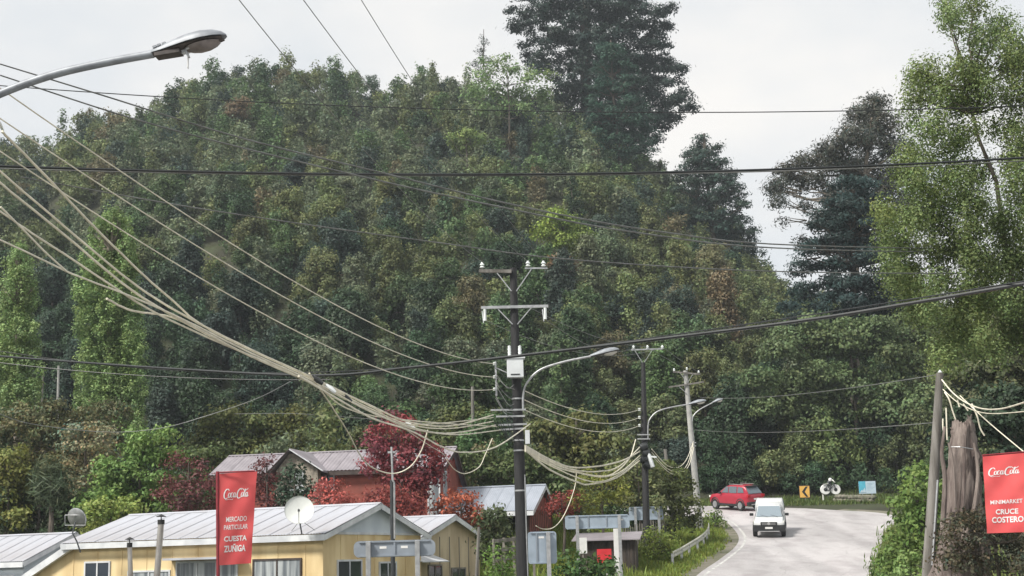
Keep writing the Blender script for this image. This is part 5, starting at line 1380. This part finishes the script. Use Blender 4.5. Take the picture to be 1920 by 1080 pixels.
banner('red banner reading Minimarket Cruce Costero at the right edge beside the stump', [(1843, 856), (1936, 848), (1940, 997), (1851, 1000)], 32,
       [(None, (1853, 873, 1911, 895), 0, 'banner_white'), ('MINIMARKET', (1857, 935, 1917, 946), .015, 'banner_white'), ('CRUCE', (1867, 953, 1909, 965), .03, 'banner_white'), ('COSTERO', (1860, 967, 1919, 981), .03, 'banner_white')],
       [((1938, 840), (1945, 1100), .045, .03, True), ((1842, 854), (1938, 846), .02, .02, False)], dyr=-.1)

# ------------------------------------------------------------------ vehicles (local axes: +y forward, +x to the vehicle's right, z up)
M['car_red'] = mat('red_car_paint', (0.36, 0.020, 0.040), 0.28, 0.1, var=.05, spec=.6)
M['car_white'] = mat('white_car_paint', (0.62, 0.635, 0.64), 0.3, var=.03, spec=.6)
M['car_black'] = mat('black_car_plastic', (0.022, 0.023, 0.025), 0.5, var=.2)
M['car_silver'] = mat('silver_trim', (0.5, 0.5, 0.5), 0.3, 0.7, var=.05)
M['tyre'] = mat('tyre_rubber', (0.02, 0.02, 0.02), 0.85, var=.2)
M['rim'] = mat('alloy_rim', (0.38, 0.38, 0.39), 0.35, 0.7, var=.1)
M['car_glass'] = glass_mat('car_glass', (0.10, 0.13, 0.15), 0.05)
M['screen_glass'] = glass_mat('windscreen_glass', (0.22, 0.27, 0.31), 0.05)  # pale blue sky reflection put into the glass colour
M['lamp_white'] = mat('headlamp_lens', (0.80, 0.80, 0.76), 0.1, var=.03)
M['lamp_red'] = mat('tail_lamp_lens', (0.40, 0.012, 0.02), 0.2, var=.05)
M['plate'] = mat('number_plate', (0.75, 0.75, 0.74), 0.5, var=.03)
def set_pose(root, p, fwd):
    f = Vector(fwd).normalized(); up = Vector((0, -SLOPE, 1)).normalized(); x = f.cross(up).normalized(); up = x.cross(f)
    root.matrix_world = Matrix.Translation(p) @ Matrix((x, f, up)).transposed().to_4x4()
def wheel(root, x, y, r, w):
    ax = Matrix.Rotation(PI / 2, 3, 'Y')
    s = 1 if x > 0 else -1
    wl = MB().lathe([(r * .62, -w / 2), (r * .93, -w / 2), (r, -w * .36), (r, w * .36), (r * .93, w / 2), (r * .62, w / 2)], (x, y, r), 24, ax).build('wheel', M['tyre'], root, smooth=True)
    MB().lathe([(r * .6, -.02), (r * .6, .03), (r * .5, .02), (r * .15, .05)], (x + s * w * .42, y, r), 18, Matrix.Rotation(s * PI / 2, 3, 'Y')).build('rim', M['rim'], wl, smooth=True)
def body_loft(secs, taper=False):
    """secs: (y, halfwidth, z_low, z_high, halfwidth at top)"""
    rings = []
    for y, hw, z0, z1, ht in secs:
        r = []
        prof = [(hw * .93, z0), (hw, z0 + (z1 - z0) * .25), (hw, z0 + (z1 - z0) * .65), (hw * .5 + ht * .5, z0 + (z1 - z0) * .88), (ht, z1)]
        if taper: prof = [(hw, z0), (hw + (ht - hw) * .3, z0 + (z1 - z0) * .33), (hw + (ht - hw) * .62, z0 + (z1 - z0) * .66), (ht + .02, z0 + (z1 - z0) * .93), (ht - .06, z1)]
        r = [Vector((x, y, z)) for x, z in prof] + [Vector((-x, y, z)) for x, z in prof[::-1]]
        rings.append(r)
    return MB().loft(rings)
def pane(mb_pts, name, m, root, t=.012):
    p = [Vector(q) for q in mb_pts]; nn = (p[1] - p[0]).cross(p[2] - p[0]).normalized()
    return MB().prism([q - nn * .03 for q in p], nn * (t + .045)).build(name, M[m], root)
# --- white pickup with canopy, coming towards us
pk = thing('pickup_truck', 'white pickup truck with canopy driving towards the camera', 'pickup truck', (0, 0, 0), local=True)
body_loft([(2.55, .70, .62, .86, .62), (2.50, .86, .48, .94, .78), (2.3, .90, .42, 1.00, .80), (1.6, .92, .42, 1.06, .80), (1.25, .925, .42, 1.08, .82), (-.6, .925, .42, 1.08, .86), (-2.5, .92, .45, 1.10, .88), (-2.62, .86, .5, 1.05, .84)]).build('body', M['car_white'], pk, smooth=50)
cab = body_loft([(1.25, .82, 1.0, 1.09, .76), (.55, .81, 1.0, 1.68, .66), (.35, .80, 1.0, 1.74, .67), (-.75, .79, 1.05, 1.75, .66), (-.95, .80, 1.05, 1.70, .66)], True).build('cab', M['car_white'], pk, smooth=50)
pane([(-.75, 1.235, 1.115), (.75, 1.235, 1.115), (.63, .57, 1.68), (-.63, .57, 1.68)], 'windscreen', 'screen_glass', pk)
for s in (-1, 1):
    pane([(s * .80, .95, 1.12), (s * .80, -.8, 1.12), (s * .70, -.72, 1.62), (s * .70, .52, 1.62)], 'side_window', 'car_glass', pk)
    mr = MB().bbox((s * .93, .72, 1.14), (s * 1.16, .86, 1.30)).build('mirror', M['car_black'], pk, bevel=.03)
    MB().hexa([(s * .48, 2.56, .74), (s * .84, 2.50, .74), (s * .90, 2.20, .78), (s * .50, 2.40, .78)], [(s * .50, 2.50, .93), (s * .86, 2.42, .94), (s * .91, 2.10, .97), (s * .52, 2.3, .97)]).build('headlight', M['lamp_white'], pk)
    MB().bbox((s * .56, 2.50, .50), (s * .78, 2.575, .66)).build('fog_lamp_recess', M['car_black'], pk, bevel=.02)
    for y, nm in ((1.62, 0), (-1.5, 1)):
        MB().tube([(s * .90, y + .46 * math.cos(a), .40 + .46 * math.sin(a)) for a in [PI * k / 10 for k in range(11)]], .05, 6).build('wheel_arch', M['car_black'], pk, smooth=True)
        wheel(pk, s * .83, y, .385, .26)
MB().bbox((-.48, 2.46, .70), (.48, 2.60, .93)).build('grille', M['car_black'], pk, bevel=.03)
g_ = pk.children[-1]
for z in (.77, .82, .87): MB().bbox((-.40, 2.598, z), (.40, 2.612, z + .018)).build('grille_bar', M['car_silver'], g_)
MB().lathe([(.085, 0), (.085, .015), (.05, .02)], (0, 2.60, .84), 16, Matrix.Rotation(-PI / 2, 3, 'X')).build('emblem', M['car_silver'], g_)
MB().bbox((-.935, 1.98, .36), (.935, 2.585, .76)).build('bumper', M['car_black'], pk, bevel=.06)
MB().bbox((-.62, 2.57, .36), (.62, 2.62, .41)).build('skid_plate', M['car_silver'], pk, bevel=.015)
MB().bbox((-.22, 2.59, .53), (.22, 2.605, .64)).build('number_plate', M['plate'], pk)
body_loft([(-.98, .82, 1.08, 1.84, .66), (-1.06, .86, 1.08, 1.93, .74), (-1.6, .87, 1.08, 1.97, .76), (-2.45, .87, 1.08, 1.95, .76), (-2.58, .84, 1.08, 1.88, .70)]).build('canopy', M['car_white'], pk, smooth=50)
for s in (-1, 1): pane([(s * .885, -1.15, 1.3), (s * .885, -2.4, 1.3), (s * .84, -2.35, 1.8), (s * .84, -1.2, 1.8)], 'canopy_window', 'car_glass', pk)
for x in (-.3, .3): MB().bar((x - .2, 1.26, 1.12), (x + .2, 1.16, 1.22), .02, .02).build('wiper', M['car_black'], pk)
pp = on_road(1453, 1008, .035)
set_pose(pk, pp + Vector((.15, 2.4, SLOPE * 2.4)), Vector((-.20, -1, -SLOPE)))
# --- red SUV going away round the bend
sv = thing('suv', 'red compact SUV going away round the bend', 'car', (0, 0, 0), local=True)
body_loft([(2.02, .55, .55, .82, .45), (1.95, .78, .40, .92, .66), (1.7, .86, .36, .99, .72), (1.05, .885, .34, 1.06, .76), (.5, .89, .34, 1.08, .80), (-1.2, .89, .34, 1.10, .82), (-1.85, .87, .36, 1.10, .80), (-2.02, .80, .45, 1.04, .74), (-2.06, .7, .55, .98, .66)]).build('body', M['car_red'], sv, smooth=50)
body_loft([(1.08, .78, 1.0, 1.09, .72), (.30, .77, 1.0, 1.55, .61), (.05, .77, 1.0, 1.62, .62), (-.9, .77, 1.0, 1.64, .62), (-1.55, .77, 1.0, 1.58, .60), (-1.98, .76, 1.0, 1.08, .70)], True).build('cabin', M['car_red'], sv, smooth=50)
pane([(.66, -1.985, 1.12), (-.66, -1.985, 1.12), (-.56, -1.60, 1.53), (.56, -1.60, 1.53)], 'rear_window', 'car_glass', sv)
pane([(-.66, 1.02, 1.13), (.66, 1.02, 1.13), (.57, .34, 1.53), (-.57, .34, 1.53)], 'windscreen', 'car_glass', sv)
MB().bbox((-.58, -1.78, 1.57), (.58, -1.45, 1.62)).build('spoiler', M['car_black'], sv, bevel=.02)
for s in (-1, 1):
    pane([(s * .745, .74, 1.13), (s * .745, .04, 1.13), (s * .655, .04, 1.54), (s * .66, .28, 1.5)], 'front_window', 'car_glass', sv)
    pane([(s * .745, -.04, 1.13), (s * .745, -.82, 1.13), (s * .655, -.80, 1.55), (s * .655, -.04, 1.55)], 'rear_side_window', 'car_glass', sv)
    pane([(s * .745, -.92, 1.15), (s * .735, -1.55, 1.18), (s * .66, -1.38, 1.5), (s * .655, -.9, 1.54)], 'quarter_window', 'car_glass', sv)
    MB().bar((s * .56, .1, 1.69), (s * .56, -1.3, 1.69), .03, .035).build('roof_rail', M['car_silver'], sv)
    MB().bbox((s * .84, .66, 1.05), (s * 1.04, .80, 1.19)).build('mirror', M['car_black'], sv, bevel=.03)
    MB().bbox((s * .58, -2.09, .88), (s * .86, -1.93, 1.06)).build('tail_light', M['lamp_red'], sv, bevel=.03)
    MB().bbox((s * .50, 1.90, .78), (s * .80, 2.02, .90)).build('headlight', M['lamp_white'], sv, bevel=.02)
    MB().bbox((s * .875, -1.0, .30), (s * .905, .98, .44)).build('sill_cladding', M['car_black'], sv, bevel=.01)
    for y in (1.32, -1.28):
        MB().tube([(s * .865, y + .42 * math.cos(a), .36 + .42 * math.sin(a)) for a in [PI * k / 10 for k in range(11)]], .045, 6).build('wheel_arch', M['car_black'], sv, smooth=True)
        wheel(sv, s * .79, y, .35, .22)
MB().bbox((-.84, -2.11, .36), (.84, -1.9, .60)).build('rear_bumper', M['car_black'], sv, bevel=.05)
MB().bbox((-.55, -2.13, .40), (.55, -2.10, .47)).build('bumper_insert', M['car_silver'], sv)
MB().bbox((-.24, -2.085, .72), (.24, -2.06, .83)).build('number_plate', M['plate'], sv)
set_pose(sv, on_road(1381, 955, .035), Vector((-.60, .80, SLOPE * .80)))
sv.scale = (1.0, 0.97, 1.1)

# ------------------------------------------------------------------ far side of the bend
M['chevron_yellow'] = mat('chevron_orange_yellow', (0.72, 0.42, 0.10), 0.5, var=.08)
M['board_blue'] = mat('info_board_blue', (0.10, 0.42, 0.56), 0.45, var=.1)
M['board_pale'] = mat('info_board_pale', (0.52, 0.63, 0.70), 0.45, c2=(0.44, 0.55, 0.64), scale=3)
M['board_ink'] = mat('info_board_lines', (0.28, 0.42, 0.52), 0.5)
YC = 110.0
def far_root(name, label, cat, px, Y):
    p = at(px, 900, Y); return thing(name, label, cat, (p.x, Y, ground(p.x, Y))), p.x, ground(p.x, Y)
cs, cx, cz = far_root('chevron_sign', 'yellow chevron sign pointing left beyond the bend', 'road sign', 1508, YC)
a, b = at(1500, 933, YC), at(1517, 911, YC)
MB().bbox((a.x - .06, YC - .02, a.z - .06), (b.x + .06, YC, b.z + .06)).build('border', M['car_black'], cs)
MB().bbox((a.x, YC - .03, a.z), (b.x, YC - .022, b.z)).build('panel', M['chevron_yellow'], cs)
w, h = b.x - a.x, b.z - a.z
P = [(.62, .95), (.85, .95), (.50, .5), (.85, .05), (.62, .05), (.22, .5)]
MB().prism([(a.x + w * u_, YC - .034, a.z + h * v_) for u_, v_ in P[:3] + P[5:]], (0, -.006, 0)).build('chevron_mark', M['car_black'], cs)
MB().prism([(a.x + w * u_, YC - .034, a.z + h * v_) for u_, v_ in P[2:]], (0, -.006, 0)).build('chevron_mark', M['car_black'], cs)
MB().bbox((cx - .04, YC + .002, cz - .3), (cx + .04, YC + .07, b.z)).build('post', M['galv'], cs)
# bicycle sculpture with rider
bs, bxx, bz = far_root('bicycle_sculpture', 'white wheeled bicycle sculpture with a rider beyond the bend', 'sculpture', 1557, YC - .5)
Yb = YC - .5
axy = Matrix.Rotation(PI / 2, 3, 'X')
for px in (1547.5, 1566.5):
    c = at(px, 918, Yb); r = .39
    wl = MB().lathe([(r * .32, -.07), (r * .9, -.08), (r, -.04), (r, .04), (r * .9, .08), (r * .32, .07)], c, 24, axy).build('wheel', M['sign_white'], bs, smooth=True)
    MB().lathe([(r * .36, -.085), (r * .36, .085), (r * .1, .09)], c, 14, axy).build('hub', M['car_black'], wl)
    MB().tube([c + Vector((-.18 if px < 1557 else .18, .1, -.2)), Vector((c.x + (-.18 if px < 1557 else .18), Yb + .1, bz - .2))], .06, 8).build('post', M['paint_pale'], bs)
c1, c2 = at(1547.5, 918, Yb - .12), at(1566.5, 918, Yb - .12)
st, hd, bb = at(1552, 909, Yb - .12), at(1564, 907, Yb - .12), at(1556, 919, Yb - .12)
for u_, v_ in ((c1, st), (st, hd), (st, bb), (bb, hd), (c1, bb), (hd, c2)): MB().tube([u_, v_], .03, 6).build('frame_tube', M['steel_dark'], bs)
MB().bar(at(1543, 908, Yb - .12), at(1553, 907, Yb - .12), .12, .04).build('saddle', M['paint_pale'], bs)
MB().tube([at(1563, 904, Yb - .3), at(1566, 904, Yb), at(1567, 906, Yb + .2)], .025, 6).build('handlebar', M['galv'], bs)
rid = [at(1552, 907, Yb), at(1555, 903, Yb), at(1559, 898.5, Yb), at(1560, 896, Yb)]
MB().tube(rid, [.10, .13, .12, .06], 10).build('rider_torso', M['steel_dark'], bs, smooth=True)
MB().tube([rid[2], at(1563, 902, Yb - .2), at(1565, 904.5, Yb - .2)], [.05, .045, .035], 7).build('rider_arm', M['paint_pale'], bs, smooth=True)
MB().tube([rid[0], at(1558, 911, Yb - .15), at(1556, 920, Yb - .15)], [.07, .055, .04], 7).build('rider_leg', M['steel_dark'], bs, smooth=True)
MB().lathe([(.03, -.14), (.11, -.1), (.14, 0), (.12, .09), (.04, .14)], at(1556.5, 899.5, Yb - .05), 14).build('rider_head', M['sign_white'], bs, smooth=True)
# info board
ib, ix, iz = far_root('info_board', 'blue and white information board on posts beyond the bend', 'sign', 1625, YC)
a, b = at(1611, 926, YC), at(1641, 902, YC); w, h = b.x - a.x, b.z - a.z
MB().bbox((a.x, YC - .04, a.z), (b.x, YC, b.z)).build('panel', M['board_pale'], ib)
MB().bbox((a.x, YC - .05, a.z + h * .08), (a.x + w * .40, YC - .042, b.z)).build('blue_field', M['board_blue'], ib)
for k in range(6): MB().bbox((a.x + w * .48, YC - .048, b.z - h * (.16 + .11 * k) - .012), (a.x + w * (.92 - .1 * (k % 3)), YC - .042, b.z - h * (.16 + .11 * k) + .012)).build('text_line', M['board_ink'], ib)
MB().prism([(a.x + w * q_, YC - .052, a.z + h * r_) for q_, r_ in ((.04, .1), (.16, .32), (.22, .24), (.34, .5), (.4, .1))], (0, -.005, 0)).build('picture', M['board_pale'], ib)
MB().bbox((a.x - .03, YC - .03, b.z), (b.x + .03, YC + .02, b.z + .05)).build('frame', M['steel_dark'], ib)
for px in (1617, 1635):
    p = at(px, 926, YC); MB().bbox((p.x - .05, YC + .002, ground(p.x, YC) - .3), (p.x + .05, YC + .08, b.z - .1)).build('post', M['galv'], ib)
# low stone wall
M['rock'] = mat('mossy_field_stone', (0.22, 0.20, 0.17), 0.9, c2=(0.10, 0.11, 0.07), scale=4, bump=.6)
sw, sx, sz = far_root('stone_wall', 'low mossy stone wall in the grass beyond the bend', 'wall', 1605, 108.6)
rgs = random.Random(4)
A_, B_ = at(1568, 948, 108.8), at(1644, 940, 107.2)
for row in range(2):
    for i in range(12):
        t = (i + .5 * row + rgs.uniform(-.15, .15)) / 12.5; p = A_.lerp(B_, t); z = ground(p.x, p.y) + .16 + row * .27
        mb = MB(); mb.lathe([(.05, -.16), (.17, -.12), (.2, .0), (.16, .11), (.05, .16)], (0, 0, 0), 7)
        mb.v = [Vector((v.x * 1.25 * rgs.uniform(.85, 1.15), v.y * rgs.uniform(.85, 1.15), v.z * rgs.uniform(.85, 1.1))) + Vector((p.x, p.y, z)) for v in mb.v]
        mb.build('stone', M['rock'], sw, smooth=60)

# ------------------------------------------------------------------ grass
def grass_object(name, pts, col, hgt, wid, seed, n_per):
    rg = np.random.default_rng(seed)
    C, N, T, L = [], [], [], []
    for (x, y, s) in pts:
        for _ in range(n_per):
            xx, yy = x + rg.normal() * .25, y + rg.normal() * .25
            h_ = hgt * s * rg.uniform(.5, 1.3)
            C.append((xx, yy, ground(xx, yy) + h_ * .4)); a = rg.uniform(0, 6.28); N.append((math.cos(a), math.sin(a), rg.uniform(.0, .5)))
            v = rg.uniform(.7, 1.25); T.append((v * rg.uniform(.85, 1.25), v, v * .9)); L.append(h_)
    C, N, T, L = map(np.array, (C, N, T, L))
    N /= np.linalg.norm(N, axis=1, keepdims=True)
    n = len(C); Z = np.array([0, 0, 1.0]) - N * N[:, 2:3] + rg.normal(0, .25, (n, 3)); Z /= np.linalg.norm(Z, axis=1, keepdims=True)
    S = np.cross(N, Z); Wd = wid * rg.uniform(.6, 1.4, (n, 1))
    P = np.empty((n, 4, 3), np.float32)
    P[:, 0] = C - Z * L[:, None] * .5 - S * Wd * .5; P[:, 1] = C - Z * L[:, None] * .5 + S * Wd * .5
    P[:, 2] = C + Z * L[:, None] * .55 + S * Wd * .12; P[:, 3] = C + Z * L[:, None] * .5 - S * Wd * .12
    me = bpy.data.meshes.new(name)
    me.vertices.add(n * 4); me.vertices.foreach_set('co', P.reshape(-1))
    me.loops.add(n * 4); me.loops.foreach_set('vertex_index', np.arange(n * 4, dtype=np.int32))
    me.polygons.add(n); me.polygons.foreach_set('loop_start', np.arange(0, n * 4, 4, dtype=np.int32)); me.update(calc_edges=True)
    at_ = me.attributes.new('tint', 'FLOAT_COLOR', 'FACE'); TT = np.ones((n, 4), np.float32); TT[:, :3] = T; at_.data.foreach_set('color', TT.reshape(-1))
    me.materials.append(M['leaf'])
    o = leaf_object(name, me, col); stuff(o)
    return o
rg = random.Random(9)
pts = []
for _ in range(5200):
    y = rg.uniform(55, 97); l = interp(y, [(q[1], q[0]) for q in RL[4:13]])
    off = 1.0 + rg.random() ** 1.3 * 9
    pts.append((l - off, y, .55 + .6 * min(1, (off - 1) / 2.5) + (.5 if off > 3 and rg.random() < .3 else 0)))
grass_object('verge_grass', pts, (0.205, 0.275, 0.062), .42, .07, 1, 9)
pts = []
for _ in range(2600):
    t = rg.random(); x = -6 + t * 36; y = rg.uniform(106.5, 116)
    if y > interp(x, [(8, 110.4), (19, 106.0), (22.5, 102.8), (24.6, 100.3), (30, 98)]) + .2: pts.append((x, y, rg.uniform(.4, .9)))
for _ in range(1300):
    y = rg.uniform(86, 108); r_ = interp(y, ROAD_R); pts.append((r_ + rg.uniform(.6, 6), y, rg.uniform(.6, 1.4)))
grass_object('bank_grass', pts, (0.095, 0.140, 0.042), .4, .08, 2, 9)
pts = []
for _ in range(2600):
    y = rg.uniform(48, 88); r_ = interp(y, ROAD_R); pts.append((r_ + .3 + rg.random() ** 1.4 * 5, y, rg.uniform(.6, 1.6)))
grass_object('roadside_grass', pts, (0.155, 0.21, 0.068), .42, .07, 3, 9)

# ------------------------------------------------------------------ thin haze in the air
hz = MB().bbox((-330, -60, 2.0), (330, 345, 165)).build('haze', M['leaf'])
hm = bpy.data.materials.new('haze_air'); hm.use_nodes = True
for n_ in list(hm.node_tree.nodes):
    if n_.type == 'BSDF_PRINCIPLED': hm.node_tree.nodes.remove(n_)
vol = hm.node_tree.nodes.new('ShaderNodeVolumePrincipled')
vol.inputs['Color'].default_value = (0.80, 0.87, 0.95, 1); vol.inputs['Density'].default_value = 0.0003
hm.node_tree.links.new(vol.outputs['Volume'], hm.node_tree.nodes['Material Output'].inputs['Volume'])
hz.data.materials.clear(); hz.data.materials.append(hm); stuff(hz)
